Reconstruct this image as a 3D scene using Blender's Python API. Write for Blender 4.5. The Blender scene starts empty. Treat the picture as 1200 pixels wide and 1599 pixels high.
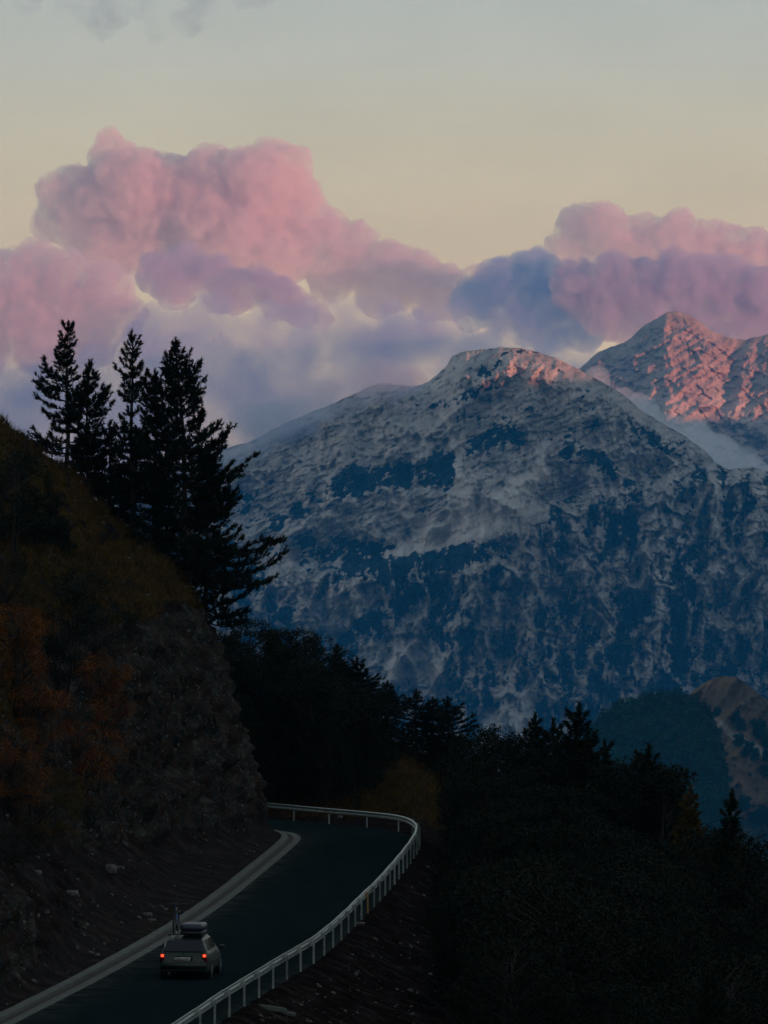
import bpy, bmesh, math, random
import numpy as np
from mathutils import Vector, Matrix

scene = bpy.context.scene
col = scene.collection
R = math.radians

# ------------------------------------------------------------------ camera
H = 16.5            # camera height above the road
F = 10000.0         # focal length in photograph pixels (telephoto)
HOR = 790.0         # photograph row of the horizon
cam_d = bpy.data.cameras.new('camera')
cam = bpy.data.objects.new('camera', cam_d)
col.objects.link(cam)
cam.location = (0, 0, H)
cam_d.sensor_fit = 'HORIZONTAL'
cam_d.sensor_width = 36.0
cam_d.lens = 36.0 * F / 1200.0
cam_d.clip_start = 1.0
cam_d.clip_end = 90000
cam.rotation_euler = (R(90) + math.atan((HOR - 799.5) / F), 0, 0)
scene.camera = cam

# ------------------------------------------------------------------ world and sun
SUN_EL, SUN_AZ = 3.0, 124.0      # azimuth clockwise from the view direction (+Y)
world = bpy.data.worlds.new("World")
scene.world = world
world.use_nodes = True
wn, wl = world.node_tree.nodes, world.node_tree.links
wn.clear()
wo = wn.new('ShaderNodeOutputWorld')
bg1 = wn.new('ShaderNodeBackground'); bg2 = wn.new('ShaderNodeBackground')
sky = wn.new('ShaderNodeTexSky'); sky.sky_type = 'NISHITA'; sky.sun_disc = False
sky.sun_elevation = R(SUN_EL); sky.sun_rotation = R(SUN_AZ); sky.altitude = 1200
sky.air_density = 1.2; sky.dust_density = 0.6; sky.ozone_density = 3.0
wl.new(sky.outputs[0], bg1.inputs[0]); bg1.inputs[1].default_value = 0.15
tc = wn.new('ShaderNodeTexCoord'); sp = wn.new('ShaderNodeSeparateXYZ')
wl.new(tc.outputs['Generated'], sp.inputs[0])
mr = wn.new('ShaderNodeMapRange'); wl.new(sp.outputs[2], mr.inputs[0])
mr.inputs[1].default_value = 0.0; mr.inputs[2].default_value = 0.10
cr = wn.new('ShaderNodeValToRGB'); wl.new(mr.outputs[0], cr.inputs[0])
stops = [(0.0, (.60, .39, .24)), (0.22, (.67, .465, .265)), (0.42, (.61, .450, .250)), (0.56, (.51, .425, .275)),
         (0.70, (.42, .40, .315)), (0.80, (.37, .375, .322)), (1.0, (.30, .325, .315))]
el = cr.color_ramp.elements
while len(el) < len(stops): el.new(0.5)
for e, (p, c) in zip(el, stops): e.position = p; e.color = (*c, 1)
# thin high veil of cloud: soft, stretched noise in the sky's own direction space
mp = wn.new('ShaderNodeMapping'); wl.new(tc.outputs['Generated'], mp.inputs[0])
mp.inputs['Scale'].default_value = (38, 38, 110)
nz = wn.new('ShaderNodeTexNoise'); wl.new(mp.outputs[0], nz.inputs[0])
nz.inputs['Scale'].default_value = 1.0; nz.inputs['Detail'].default_value = 6; nz.inputs['Roughness'].default_value = .55
mv = wn.new('ShaderNodeMapRange'); wl.new(nz.outputs[0], mv.inputs[0])
mv.inputs[1].default_value = .3; mv.inputs[2].default_value = .75; mv.inputs[3].default_value = .96; mv.inputs[4].default_value = 1.03
mm = wn.new('ShaderNodeVectorMath'); mm.operation = 'SCALE'
wl.new(cr.outputs[0], mm.inputs[0]); wl.new(mv.outputs[0], mm.inputs['Scale'])
wl.new(mm.outputs[0], bg2.inputs[0]); bg2.inputs[1].default_value = 1.12
mr2 = wn.new('ShaderNodeMapRange'); mr2.interpolation_type = 'SMOOTHSTEP'
wl.new(sp.outputs[2], mr2.inputs[0]); mr2.inputs[1].default_value = .25; mr2.inputs[2].default_value = 1.35
mx = wn.new('ShaderNodeMixShader')
wl.new(mr2.outputs[0], mx.inputs[0]); wl.new(bg2.outputs[0], mx.inputs[1]); wl.new(bg1.outputs[0], mx.inputs[2])
wl.new(mx.outputs[0], wo.inputs[0])

sun_d = bpy.data.lights.new('sun', 'SUN'); sun_d.energy = 4.3; sun_d.angle = R(0.5)
sun_d.color = (1.0, 0.32, 0.20)
sun = bpy.data.objects.new('sun', sun_d); col.objects.link(sun)
SUN_DIR = Vector((math.sin(R(SUN_AZ)) * math.cos(R(SUN_EL)), math.cos(R(SUN_AZ)) * math.cos(R(SUN_EL)), math.sin(R(SUN_EL))))
sun.rotation_euler = SUN_DIR.to_track_quat('Z', 'Y').to_euler()
sun.location = (300, -200, 400)

scene.view_settings.view_transform = 'Standard'
scene.view_settings.look = 'None'
scene.view_settings.exposure = 0.5
scene.view_settings.gamma = 1.0
scene.render.engine = 'CYCLES'
cy = scene.cycles
cy.max_bounces = 14; cy.diffuse_bounces = 3; cy.glossy_bounces = 3
cy.transmission_bounces = 4; cy.transparent_max_bounces = 8
cy.volume_bounces = 10
cy.volume_step_rate = 1.0
cy.use_denoising = True

# ------------------------------------------------------------------ noise
def _h(ix, iy, iz, seed):
    n = (ix.astype(np.int64) * 374761393 + iy.astype(np.int64) * 668265263 + iz.astype(np.int64) * 2147483647 + seed * 1274126177) & 0xffffffff
    n = ((n ^ (n >> 13)) * 1274126177) & 0xffffffff
    n = ((n ^ (n >> 16)) * 2246822519) & 0xffffffff
    return n ^ (n >> 15)
def noise2(x, y, seed=0):
    ix = np.floor(x); iy = np.floor(y); fx = x - ix; fy = y - iy
    u = fx * fx * fx * (fx * (fx * 6 - 15) + 10); v = fy * fy * fy * (fy * (fy * 6 - 15) + 10)
    def g(dx, dy):
        a = _h(ix + dx, iy + dy, np.zeros_like(ix), seed) * (2 * np.pi / 4294967296.0)
        return np.cos(a) * (fx - dx) + np.sin(a) * (fy - dy)
    return 1.5 * ((g(0, 0) * (1 - u) + g(1, 0) * u) * (1 - v) + (g(0, 1) * (1 - u) + g(1, 1) * u) * v)
def noise3(x, y, z, seed=0):
    ix = np.floor(x); iy = np.floor(y); iz = np.floor(z); fx = x - ix; fy = y - iy; fz = z - iz
    u = fx * fx * (3 - 2 * fx); v = fy * fy * (3 - 2 * fy); w = fz * fz * (3 - 2 * fz)
    def g(dx, dy, dz):
        h = _h(ix + dx, iy + dy, iz + dz, seed)
        a = (h & 0xffff) * (2 * np.pi / 65536.0); c = (h >> 16) / 32768.0 - 1; s = np.sqrt(np.maximum(0, 1 - c * c))
        return s * np.cos(a) * (fx - dx) + s * np.sin(a) * (fy - dy) + c * (fz - dz)
    def l(a, b, t): return a + (b - a) * t
    return 1.6 * l(l(l(g(0,0,0), g(1,0,0), u), l(g(0,1,0), g(1,1,0), u), v), l(l(g(0,0,1), g(1,0,1), u), l(g(0,1,1), g(1,1,1), u), v), w)
def fbm2(x, y, o=5, seed=0, gain=.5, lac=2.03):
    s = 0; a = 1; t = 0
    for i in range(o):
        s = s + a * noise2(x, y, seed + i * 17); t += a; a *= gain; x = x * lac + 3.1; y = y * lac + 7.7
    return s / t
def fbm3(x, y, z, o=4, seed=0, gain=.5, lac=2.03, kind='f'):
    s = 0; a = 1; t = 0
    for i in range(o):
        n = noise3(x, y, z, seed + i * 17)
        if kind == 'b': n = np.abs(n) * 2 - .5
        if kind == 'r': n = .5 - np.abs(n) * 2
        s = s + a * n; t += a; a *= gain; x = x * lac + 3.1; y = y * lac + 7.7; z = z * lac + 1.3
    return s / t
def ridged2(x, y, o=5, seed=0, gain=.5, lac=2.05):
    s = 0; a = 1; t = 0; w = 1
    for i in range(o):
        n = 1 - np.minimum(1, np.abs(noise2(x, y, seed + i * 13)) * 1.6); n = n * n
        s = s + a * n * w; t += a; w = np.clip(n * 1.6, 0, 1); a *= gain; x = x * lac + 5.3; y = y * lac + 1.9
    return s / t
def worley2(x, y, seed=0):
    """nearest-cell noise: distance edge term, cell random value and offset to the cell's centre"""
    ix = np.floor(x); iy = np.floor(y); b1 = np.full(x.shape, 9.); b2 = np.full(x.shape, 9.); cr = np.zeros(x.shape); ox = np.zeros(x.shape); oy = np.zeros(x.shape); c2 = np.zeros(x.shape)
    for dx in (-1, 0, 1):
        for dy in (-1, 0, 1):
            h = _h(ix + dx, iy + dy, np.zeros_like(ix), seed); px = ix + dx + (h & 0xffff) / 65535.; py = iy + dy + ((h >> 16) & 0xffff) / 65535.
            d = (x - px) ** 2 + (y - py) ** 2; n = d < b1
            b2 = np.where(n, b1, np.minimum(b2, d)); h2 = _h(ix + dx, iy + dy, np.ones_like(ix), seed + 7)
            cr = np.where(n, (h2 & 0xffff) / 65535., cr); c2 = np.where(n, (h2 >> 16) / 65535., c2); ox = np.where(n, x - px, ox); oy = np.where(n, y - py, oy); b1 = np.where(n, d, b1)
    return np.sqrt(b2) - np.sqrt(b1), cr, ox, oy, c2
def facets(x, y, seed, o=3):
    """fractured rock: tilted blocks at several sizes, sharp at their joints"""
    s = 0; a = 1; t = 0; tone = 0
    for i in range(o):
        e, c, ox, oy, c2 = worley2(x, y, seed + i * 31)
        s = s + a * ((c - .5) * .9 + ox * (c2 - .5) * 1.8 + oy * .9 - .25 * (e < .06)); tone = tone + a * (c2 - .5); t += a; a *= .5; x = x * 2.2 + 1.7; y = y * 2.2 + 4.1
    return s / t, tone / t
def sstep(x, a, b):
    t = np.clip((x - a) / (b - a), 0, 1); return t * t * (3 - 2 * t)
def interp(x, pts):
    p = np.array(pts, float); return np.interp(x, p[:, 0], p[:, 1])

# ------------------------------------------------------------------ mesh helpers
def link(name, me, mat=None, parent=None, loc=None):
    o = bpy.data.objects.new(name, me); col.objects.link(o)
    if mat is not None and me is not None and len(me.materials) == 0:
        me.materials.append(mat)
    if parent is not None: o.parent = parent
    if loc is not None: o.location = loc
    return o
def mesh_np(name, V, Fq, smooth=True, attrs=None):
    V = np.asarray(V, np.float32); Fq = np.asarray(Fq, np.int32)
    me = bpy.data.meshes.new(name)
    k = Fq.shape[1]
    me.vertices.add(len(V)); me.vertices.foreach_set('co', V.ravel())
    me.loops.add(Fq.size); me.loops.foreach_set('vertex_index', Fq.ravel())
    me.polygons.add(len(Fq)); me.polygons.foreach_set('loop_start', np.arange(0, Fq.size, k, dtype=np.int32))
    me.polygons.foreach_set('loop_total', np.full(len(Fq), k, np.int32))
    me.polygons.foreach_set('use_smooth', np.full(len(Fq), smooth, bool))
    if attrs:
        for an, av in attrs.items():
            at = me.color_attributes.new(an, 'FLOAT_COLOR', 'POINT')
            c = np.ones((len(V), 4), np.float32); c[:, :av.shape[1]] = av
            at.data.foreach_set('color', c.ravel())
    me.update(calc_edges=True); me.validate()
    return me
def grid_faces(n, m):      # n rows, m columns
    a = np.arange(n * m).reshape(n, m)
    return np.stack([a[:-1, :-1], a[:-1, 1:], a[1:, 1:], a[1:, :-1]], -1).reshape(-1, 4)
def tag(o, label=None, cat=None, group=None, kind=None):
    if label: o['label'] = label
    if cat: o['category'] = cat
    if group: o['group'] = group
    if kind: o['kind'] = kind
    return o
def wx(px, D): return (px - 600.0) / F * D
def wz(py, D): return H - (py - HOR) / F * D

# ------------------------------------------------------------------ materials
class NT:
    k = 1.0        # common scale of near colours; the dim foreground light is put into them
    def __init__(s, name):
        s.m = bpy.data.materials.new(name); s.m.use_nodes = True
        s.n = s.m.node_tree.nodes; s.l = s.m.node_tree.links
        s.b = s.n['Principled BSDF']; s.out = s.n['Material Output']
    def node(s, t, **kw):
        n = s.n.new(t)
        for k, v in kw.items(): setattr(n, k, v)
        return n
    def lk(s, a, b): s.l.new(a, b)
    def noise(s, scale, detail=6, rough=.55, vec=None, dist=0):
        n = s.n.new('ShaderNodeTexNoise'); n.inputs['Scale'].default_value = scale
        n.inputs['Detail'].default_value = detail; n.inputs['Roughness'].default_value = rough
        n.inputs['Distortion'].default_value = dist
        if vec is not None: s.lk(vec, n.inputs['Vector'])
        return n.outputs[0]
    def coord(s, scale=(1, 1, 1), rot=(0, 0, 0)):
        t = s.n.new('ShaderNodeTexCoord'); m = s.n.new('ShaderNodeMapping')
        m.inputs['Scale'].default_value = scale; m.inputs['Rotation'].default_value = rot
        s.lk(t.outputs['Object'], m.inputs[0]); return m.outputs[0]
    def ramp(s, fac, stops):
        r = s.n.new('ShaderNodeValToRGB'); s.lk(fac, r.inputs[0]); e = r.color_ramp.elements
        while len(e) < len(stops): e.new(.5)
        for q, (p, c) in zip(e, stops):
            q.position = p; q.color = (*c, 1) if len(c) == 3 else c
        return r.outputs[0]
    def mix(s, fac, a, b, mode='MIX'):
        m = s.n.new('ShaderNodeMix'); m.data_type = 'RGBA'; m.blend_type = mode
        for i, v in ((0, fac), (6, a), (7, b)):
            if isinstance(v, (int, float)): m.inputs[i].default_value = v
            elif isinstance(v, tuple): m.inputs[i].default_value = (*v, 1)
            else: s.lk(v, m.inputs[i])
        return m.outputs[2]
    def math(s, op, a, b=0.0, clamp=False):
        m = s.n.new('ShaderNodeMath'); m.operation = op; m.use_clamp = clamp
        for i, v in ((0, a), (1, b)):
            if isinstance(v, (int, float)): m.inputs[i].default_value = v
            else: s.lk(v, m.inputs[i])
        return m.outputs[0]
    def bump(s, h, dist=.1, strength=1.0):
        b = s.n.new('ShaderNodeBump'); b.inputs['Distance'].default_value = dist
        b.inputs['Strength'].default_value = strength; s.lk(h, b.inputs['Height'])
        s.lk(b.outputs[0], s.b.inputs['Normal']); return b
    def set(s, **kw):
        for k, v in kw.items():
            i = s.b.inputs[k.replace('_', ' ')]
            if k == 'Base_Color' and NT.k != 1.0:
                if hasattr(v, 'node'):
                    sc = s.n.new('ShaderNodeVectorMath'); sc.operation = 'SCALE'; s.lk(v, sc.inputs[0]); sc.inputs['Scale'].default_value = NT.k; v = sc.outputs[0]
                else: v = tuple(x * NT.k for x in v)
            if hasattr(v, 'node'): s.lk(v, i)
            elif isinstance(v, tuple): i.default_value = (*v, 1)
            else: i.default_value = v
        return s
    def attr(s, name):
        a = s.n.new('ShaderNodeVertexColor'); a.layer_name = name
        sp = s.n.new('ShaderNodeSeparateColor'); s.lk(a.outputs[0], sp.inputs[0]); return sp.outputs

def mountain_material(name, rock_lo, rock_hi, veg, sc, bmp):
    t = NT(name); at = t.attr('mask'); c = t.coord((sc, sc, sc))
    n1 = t.noise(.022, 10, .70, c); n2 = t.noise(.075, 6, .66, c); n3 = t.noise(.0022, 4, .5, c); n5 = t.noise(.03, 8, .7, t.coord((sc, sc, sc * .28)))
    n1 = t.math('ADD', t.math('MULTIPLY', n1, .55), t.math('MULTIPLY', n5, .45))
    rg_ = t.n.new('ShaderNodeTexNoise'); rg_.noise_type = 'RIDGED_MULTIFRACTAL'; rg_.inputs['Scale'].default_value = .018; rg_.inputs['Detail'].default_value = 8; rg_.inputs['Roughness'].default_value = .62; rg_.inputs['Distortion'].default_value = .5
    t.lk(t.coord((sc, sc, sc * .5)), rg_.inputs['Vector'])
    rr_ = t.n.new('ShaderNodeMapRange'); t.lk(rg_.outputs[0], rr_.inputs[0]); rr_.inputs[1].default_value = .2; rr_.inputs[2].default_value = 2.2
    rock = t.ramp(n1, [(.36, rock_lo), (.52, tuple(.5 * (a + b) for a, b in zip(rock_lo, rock_hi))), (.64, rock_hi)])
    rock = t.mix(t.ramp(n3, [(.45, (0, 0, 0)), (.7, (.55, .55, .55))]), rock, (.30, .235, .18))
    n6 = t.noise(.055, 9, .78, t.coord((sc, sc, sc * .7)))
    rock = t.mix(1.0, rock, t.ramp(n6, [(.38, (.70, .70, .71)), (.50, (.98, .98, .98)), (.62, (1.15, 1.14, 1.12))]), 'MULTIPLY')
    rock = t.mix(1.0, rock, t.ramp(at[2], [(.2, (.72, .72, .73)), (.5, (1, 1, 1)), (.8, (1.15, 1.14, 1.12))]), 'MULTIPLY')
    rock = t.mix(at[1], rock, (.66, .615, .565))
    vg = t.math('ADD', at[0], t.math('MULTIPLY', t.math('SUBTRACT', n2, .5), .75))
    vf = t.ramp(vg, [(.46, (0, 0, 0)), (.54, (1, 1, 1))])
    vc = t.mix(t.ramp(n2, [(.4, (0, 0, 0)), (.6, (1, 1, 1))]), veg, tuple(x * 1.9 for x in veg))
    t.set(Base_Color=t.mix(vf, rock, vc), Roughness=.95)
    t.b.inputs['Specular IOR Level'].default_value = .1
    hgt = t.math('ADD', t.math('ADD', n1, t.math('MULTIPLY', rr_.outputs[0], .25)), t.math('MULTIPLY', n2, .3)); t.bump(hgt, bmp, .8)
    return t.m

# ------------------------------------------------------------------ mountains
def blobs(U, V, lst):
    s = np.zeros_like(U)
    for cx, cy, rx, ry, ang, w in lst:
        a = R(ang); dx = U - cx; dy = V - cy
        p = (dx * math.cos(a) - dy * math.sin(a)) / rx; q = (dx * math.sin(a) + dy * math.cos(a)) / ry
        s = np.maximum(s, w * np.exp(-np.power(p * p + q * q, 1.6)))
    return s
def polyband(U, V, pts, w):     # soft stroke along a polyline of (u, v, halfwidth)
    s = np.zeros_like(U)
    for (x0, y0, r0), (x1, y1, r1) in zip(pts[:-1], pts[1:]):
        dx, dy = x1 - x0, y1 - y0; L = dx * dx + dy * dy
        t = np.clip(((U - x0) * dx + (V - y0) * dy) / L, 0, 1)
        d = np.hypot(U - x0 - t * dx, V - y0 - t * dy) / (r0 + (r1 - r0) * t)
        s = np.maximum(s, w * (1 - sstep(d, .6, 1.25)))
    return s
def mountain(name, D, crest, cu, bottom, rows, rough, fields, mat, label, seed, back=70):
    u = np.arange(cu[0], cu[1], cu[2]); crestv = interp(u, crest)
    crestv = crestv + fbm2(u / 22, u * 0, 4, seed) * rough + fbm2(u / 90, u * 0, 3, seed + 5) * rough * .6
    t = np.linspace(0, 1, rows)
    U = np.repeat(u[None], rows, 0); V = crestv[None] + (bottom - crestv[None]) * t[:, None]
    fo = fields(U, V, crestv); cot, rel, veg, scr = fo[:4]
    k = D / F
    dz = np.diff(V, axis=0) * k
    step = dz * .5 * (cot[1:] + cot[:-1])
    Yc = np.concatenate([np.zeros((1, len(u))), -np.cumsum(step, 0)], 0)
    Y = D + Yc * sstep(np.ones_like(U), 0, 1) + rel
    tone = fo[4] if len(fo) > 4 else np.full(U.shape, .5)
    X = (U - 600) / F * Y; Z = H - (V - HOR) / F * Y
    # the far side falls away behind the crest
    bt = np.linspace(0, 1, 26)[1:][:, None]
    Yb = Y[:1] + bt * back * 12 * k
    Zb = Z[:1] - (bt ** 1.2) * (bottom - crestv[None]) * k * 1.0
    Xb = np.repeat(X[:1], 25, 0)
    A = np.stack([veg, scr, tone], -1)
    Vv = np.concatenate([np.stack([Xb, Yb, Zb], -1)[::-1], np.stack([X, Y, Z], -1)], 0)
    A = np.concatenate([np.repeat(A[:1], 25, 0), A], 0)
    n, m = Vv.shape[:2]
    me = mesh_np(name, Vv.reshape(-1, 3), grid_faces(n, m)[:, ::-1], True, {'mask': A.reshape(-1, 3)})
    o = link(name, me, mat); tag(o, label, 'mountain', kind='structure')
    return o

def near_fields(U, V, cr):
    below = V - cr[None]
    # upper bowl / lower cliffs divided by a spur that falls from the right shoulder to the left
    spur = interp(U, [(300, 900), (480, 880), (600, 868), (700, 850), (850, 792), (950, 762), (1100, 730), (1300, 700)])
    low = sstep(V - spur, -15, 25)
    UW = U + fbm2(U / 30, V / 30, 4, 501, .6) * 20; VW = V + fbm2(U / 30 + 9, V / 30, 4, 502, .6) * 20
    cot = 1.25 - .75 * low
    cot = cot + .7 * (1 - sstep(below, 5, 60))
    wob = fbm2(U / 70, V / 70, 3, 5) * 22
    Uw = U + wob + .25 * (V - 800)
    g = ridged2(Uw / 95, V / 300, 6, 11)                        # fall-line gullies
    g2 = ridged2((U + wob) / 36, V / 75, 5, 23)
    iso = ridged2(U / 150 + 3, V / 120, 6, 41)
    a = R(-24); P = U * math.cos(a) + V * math.sin(a); Q = -U * math.sin(a) + V * math.cos(a)
    strata = fbm2(P / 60 + wob / 30, Q / 9.0 + wob / 5, 5, 71, .6)
    left = 1 - sstep(U, 560, 760)
    top = 1 - sstep(below, 70, 170)
    rel = -(g * (60 + 90 * low) + g2 * (34 + 46 * low) + iso * (110 - 40 * low) + ridged2(U / 14, V / 24, 4, 27) * (9 + 12 * low)) - strata * (6 + 9 * left)
    fa, ftone = facets((U + wob * .5 + .35 * V) / 30, (V - .3 * U) / 44, 601, 4)
    fb, ftb = facets((P + wob * .3) / 26, Q / 7.5, 621, 3)
    rel += 85 * sstep(V - spur, -70, 0) * (1 - low)             # the bowl recedes behind the spur
    rel *= sstep(below, -2, 26) * .8 + .2
    scr = np.maximum.reduce([
        polyband(UW, VW, [(856, 690, 5), (838, 735, 14), (790, 785, 26), (730, 818, 26), (665, 845, 18), (605, 868, 4)], .85),
        polyband(UW, VW, [(690, 630, 3), (712, 690, 9), (716, 740, 11), (722, 790, 18), (700, 830, 20)], .6),
        polyband(UW, VW, [(852, 1040, 3), (824, 1100, 15), (800, 1160, 32)], .8),
        polyband(UW, VW, [(600, 765, 3), (640, 800, 12), (680, 835, 18)], .5),
        polyband(UW, VW, [(965, 690, 2), (1000, 716, 3)], .7),
        blobs(UW, VW, [(640, 1035, 52, 30, 0, .7), (530, 950, 50, 26, 20, .55), (700, 600, 70, 30, 20, .3), (860, 600, 70, 30, -20, .3), (560, 690, 110, 26, 20, .35), (1080, 800, 60, 30, 30, .25)])])
    scr = np.clip(scr + fbm2(U / 10, V / 26, 5, 33, .6) * .55 * (scr > .02), 0, 1)
    rel -= (fa * (20 + 38 * low) + fb * (1 - low) * 12) * (1 - .85 * np.clip(scr * 1.3, 0, 1))
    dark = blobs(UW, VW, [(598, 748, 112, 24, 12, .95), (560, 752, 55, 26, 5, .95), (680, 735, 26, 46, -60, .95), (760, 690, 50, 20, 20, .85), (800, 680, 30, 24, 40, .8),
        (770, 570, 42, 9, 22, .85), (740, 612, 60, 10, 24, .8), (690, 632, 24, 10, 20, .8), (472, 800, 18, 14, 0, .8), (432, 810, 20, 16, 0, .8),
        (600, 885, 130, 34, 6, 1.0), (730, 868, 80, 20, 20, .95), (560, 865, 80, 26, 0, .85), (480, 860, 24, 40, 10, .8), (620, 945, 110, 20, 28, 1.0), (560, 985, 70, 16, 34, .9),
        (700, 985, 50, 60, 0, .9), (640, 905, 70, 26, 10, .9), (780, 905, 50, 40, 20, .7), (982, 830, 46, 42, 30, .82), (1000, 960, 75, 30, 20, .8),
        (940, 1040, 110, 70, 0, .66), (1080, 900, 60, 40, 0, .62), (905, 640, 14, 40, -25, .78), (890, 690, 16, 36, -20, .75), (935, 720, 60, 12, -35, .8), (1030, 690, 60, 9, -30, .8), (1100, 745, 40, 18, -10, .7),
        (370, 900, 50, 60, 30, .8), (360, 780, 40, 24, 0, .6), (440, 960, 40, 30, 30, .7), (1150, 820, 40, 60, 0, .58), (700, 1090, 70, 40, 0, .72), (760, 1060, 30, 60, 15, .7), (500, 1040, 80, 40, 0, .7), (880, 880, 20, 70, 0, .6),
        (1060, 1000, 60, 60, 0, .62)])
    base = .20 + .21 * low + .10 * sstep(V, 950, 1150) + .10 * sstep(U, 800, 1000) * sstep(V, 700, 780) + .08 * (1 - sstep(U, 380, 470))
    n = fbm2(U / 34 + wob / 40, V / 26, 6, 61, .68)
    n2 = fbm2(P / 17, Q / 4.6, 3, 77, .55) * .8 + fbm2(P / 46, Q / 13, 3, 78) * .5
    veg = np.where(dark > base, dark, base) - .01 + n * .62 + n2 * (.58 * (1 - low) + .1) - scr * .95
    veg = veg + (.33 - g) * (.30 + .35 * low) + (.30 - g2) * (.34 + .2 * low) + (strata < -.18) * .16 * (1 - low) + fbm2(U / 8, V / 9, 3, 67, .6) * .42 + fbm2(U / 7, V / 26, 4, 69, .6) * .46 * low - ftone * .25  # more scrub in gullies, its dark also standing in for their shade
    return cot, rel, np.clip(veg * .8, 0, 1), np.clip(scr, 0, 1), np.clip(.5 + ftone * 1.1 * low + ftb * (1 - low) * 1.1 + fbm2(U / 60, V / 90, 4, 640) * .3, 0, 1)

def far_fields(U, V, cr):
    below = V - cr[None]
    cot = .95 + .4 * sstep(below, 60, 140)
    a = R(-30); P = U * math.cos(a) + V * math.sin(a); Q = -U * math.sin(a) + V * math.cos(a)
    strata = fbm2(P / 70, Q / 8.0, 5, 171)
    g = ridged2((U + .5 * (V - 600)) / 60, V / 110, 6, 111); g2 = ridged2(U / 26, V / 30, 5, 123)
    rel = -(g * 34 + g2 * 12) - strata * 22  + fbm2(U / 6, V / 6, 3, 191) * 6
    fa, ftone = facets((U + V * .5) / 26, (V - U * .35) / 17, 701, 4); rel -= fa * 17
    rel += 28 * np.exp(-((U - 1150 + (V - 560) * .3) / 16) ** 2)
    rel *= sstep(below, -2, 30) * .9 + .1
    veg = -.06 + .34 * sstep(V, 600, 690) + fbm2(P / 36, Q / 14, 6, 161, .6) * .75
    veg = np.maximum(veg, blobs(U, V, [(1145, 665, 30, 12, -10, .8), (1100, 640, 20, 8, 0, .8), (1180, 690, 30, 26, 0, .8), (1172, 592, 12, 6, 0, .8), (1070, 602, 14, 5, 0, .7)]) + fbm2(U / 12, V / 9, 4, 163) * .3)
    scr = np.clip(blobs(U, V, [(1150, 640, 50, 22, -30, .5), (1060, 640, 60, 20, -20, .4)]), 0, 1)
    return cot, rel, np.clip(veg * .8, 0, 1), scr, np.clip(.5 + ftone * .6, 0, 1)

DN, DF = 12000.0, 18000.0
CREST_N = [(-500, 900), (-200, 850), (0, 812), (100, 785), (200, 752), (250, 738), (330, 708), (400, 685), (430, 668), (480, 645), (520, 630), (560, 612), (590, 599), (612, 601), (640, 603), (660, 600), (680, 587), (698, 572), (706, 556), (720, 549), (745, 546), (780, 543), (800, 542), (830, 547), (870, 560), (900, 574), (930, 590), (970, 613), (1000, 638), (1040, 664), (1075, 684), (1100, 702), (1120, 724), (1140, 732), (1170, 729), (1200, 735), (1260, 742), (1340, 770), (1500, 830), (1700, 900)]
CREST_F = [(700, 900), (800, 760), (880, 600), (935, 549), (960, 541), (985, 528), (1010, 506), (1040, 488), (1058, 485), (1085, 496), (1110, 516), (1135, 526), (1165, 530), (1200, 523), (1230, 515), (1270, 540), (1350, 560), (1500, 640), (1700, 760)]
m_near = mountain_material('limestone', (.37, .34, .31), (.58, .535, .49), (.006, .018, .026), 1.0, 13.0)
m_far = mountain_material('far_limestone', (.30, .245, .215), (.46, .38, .335), (.10, .09, .08), .66, 6.0)
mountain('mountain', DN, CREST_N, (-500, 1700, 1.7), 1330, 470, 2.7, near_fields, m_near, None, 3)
mountain('mountain_peak', DF, CREST_F, (700, 1700, 1.7), 1000, 300, 3.4, far_fields, m_far, None, 8)

def knoll_fields(U, V, cr):
    rel = fbm2(U / 30, V / 30, 4, 211) * 6
    return 1.1 + 0 * U, rel, .9 + 0 * U, 0 * U
def brown_fields(U, V, cr):
    g = ridged2((U + .6 * (V - 1100)) / 45, V / 90, 5, 221)
    rel = -g * 26 + fbm2(U / 12, V / 12, 4, 223) * 5
    scr = polyband(U, V, [(1112, 1116, 4), (1135, 1140, 7), (1165, 1160, 6), (1200, 1178, 8), (1240, 1210, 8)], .9)
    scr = np.maximum(scr, .45 * sstep(V, 1195, 1240) * (1 - sstep(U, 1110, 1160)))
    veg = .18 + fbm2(U / 20, V / 16, 5, 227) * .5 + .5 * sstep(V, 1235, 1290)
    return .9 + 0 * U, rel, np.clip(veg, 0, 1), np.clip(scr + fbm2(U / 9, V / 9, 3, 229) * .3 * (scr > .02), 0, 1)
def knoll_material(name, lo, hi, veg, scl):
    t = NT(name); at = t.attr('mask'); c = t.coord(); n1 = t.noise(.035, 8, .62, c); n2 = t.noise(.16, 5, .6, c)
    g = t.mix(at[1], t.ramp(n1, [(.3, lo), (.7, hi)]), scl)
    vf = t.ramp(t.math('ADD', at[0], t.math('MULTIPLY', t.math('SUBTRACT', n2, .5), .8)), [(.5, (0, 0, 0)), (.6, (1, 1, 1))])
    t.set(Base_Color=t.mix(vf, g, veg), Roughness=1.0); t.b.inputs['Specular IOR Level'].default_value = .05
    t.bump(t.math('ADD', n1, t.math('MULTIPLY', n2, .5)), 6, .8); return t.m
CREST_K = [(760, 1330), (860, 1215), (925, 1133), (945, 1113), (965, 1100), (1000, 1089), (1030, 1084), (1060, 1084), (1085, 1090), (1100, 1100), (1112, 1116), (1122, 1138), (1130, 1165), (1136, 1200), (1142, 1290), (1150, 1420)]
CREST_B = [(990, 1300), (1040, 1120), (1085, 1078), (1105, 1064), (1120, 1057), (1135, 1055), (1150, 1057), (1170, 1071), (1185, 1084), (1203, 1097), (1240, 1112), (1300, 1160), (1400, 1230), (1600, 1380)]
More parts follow.
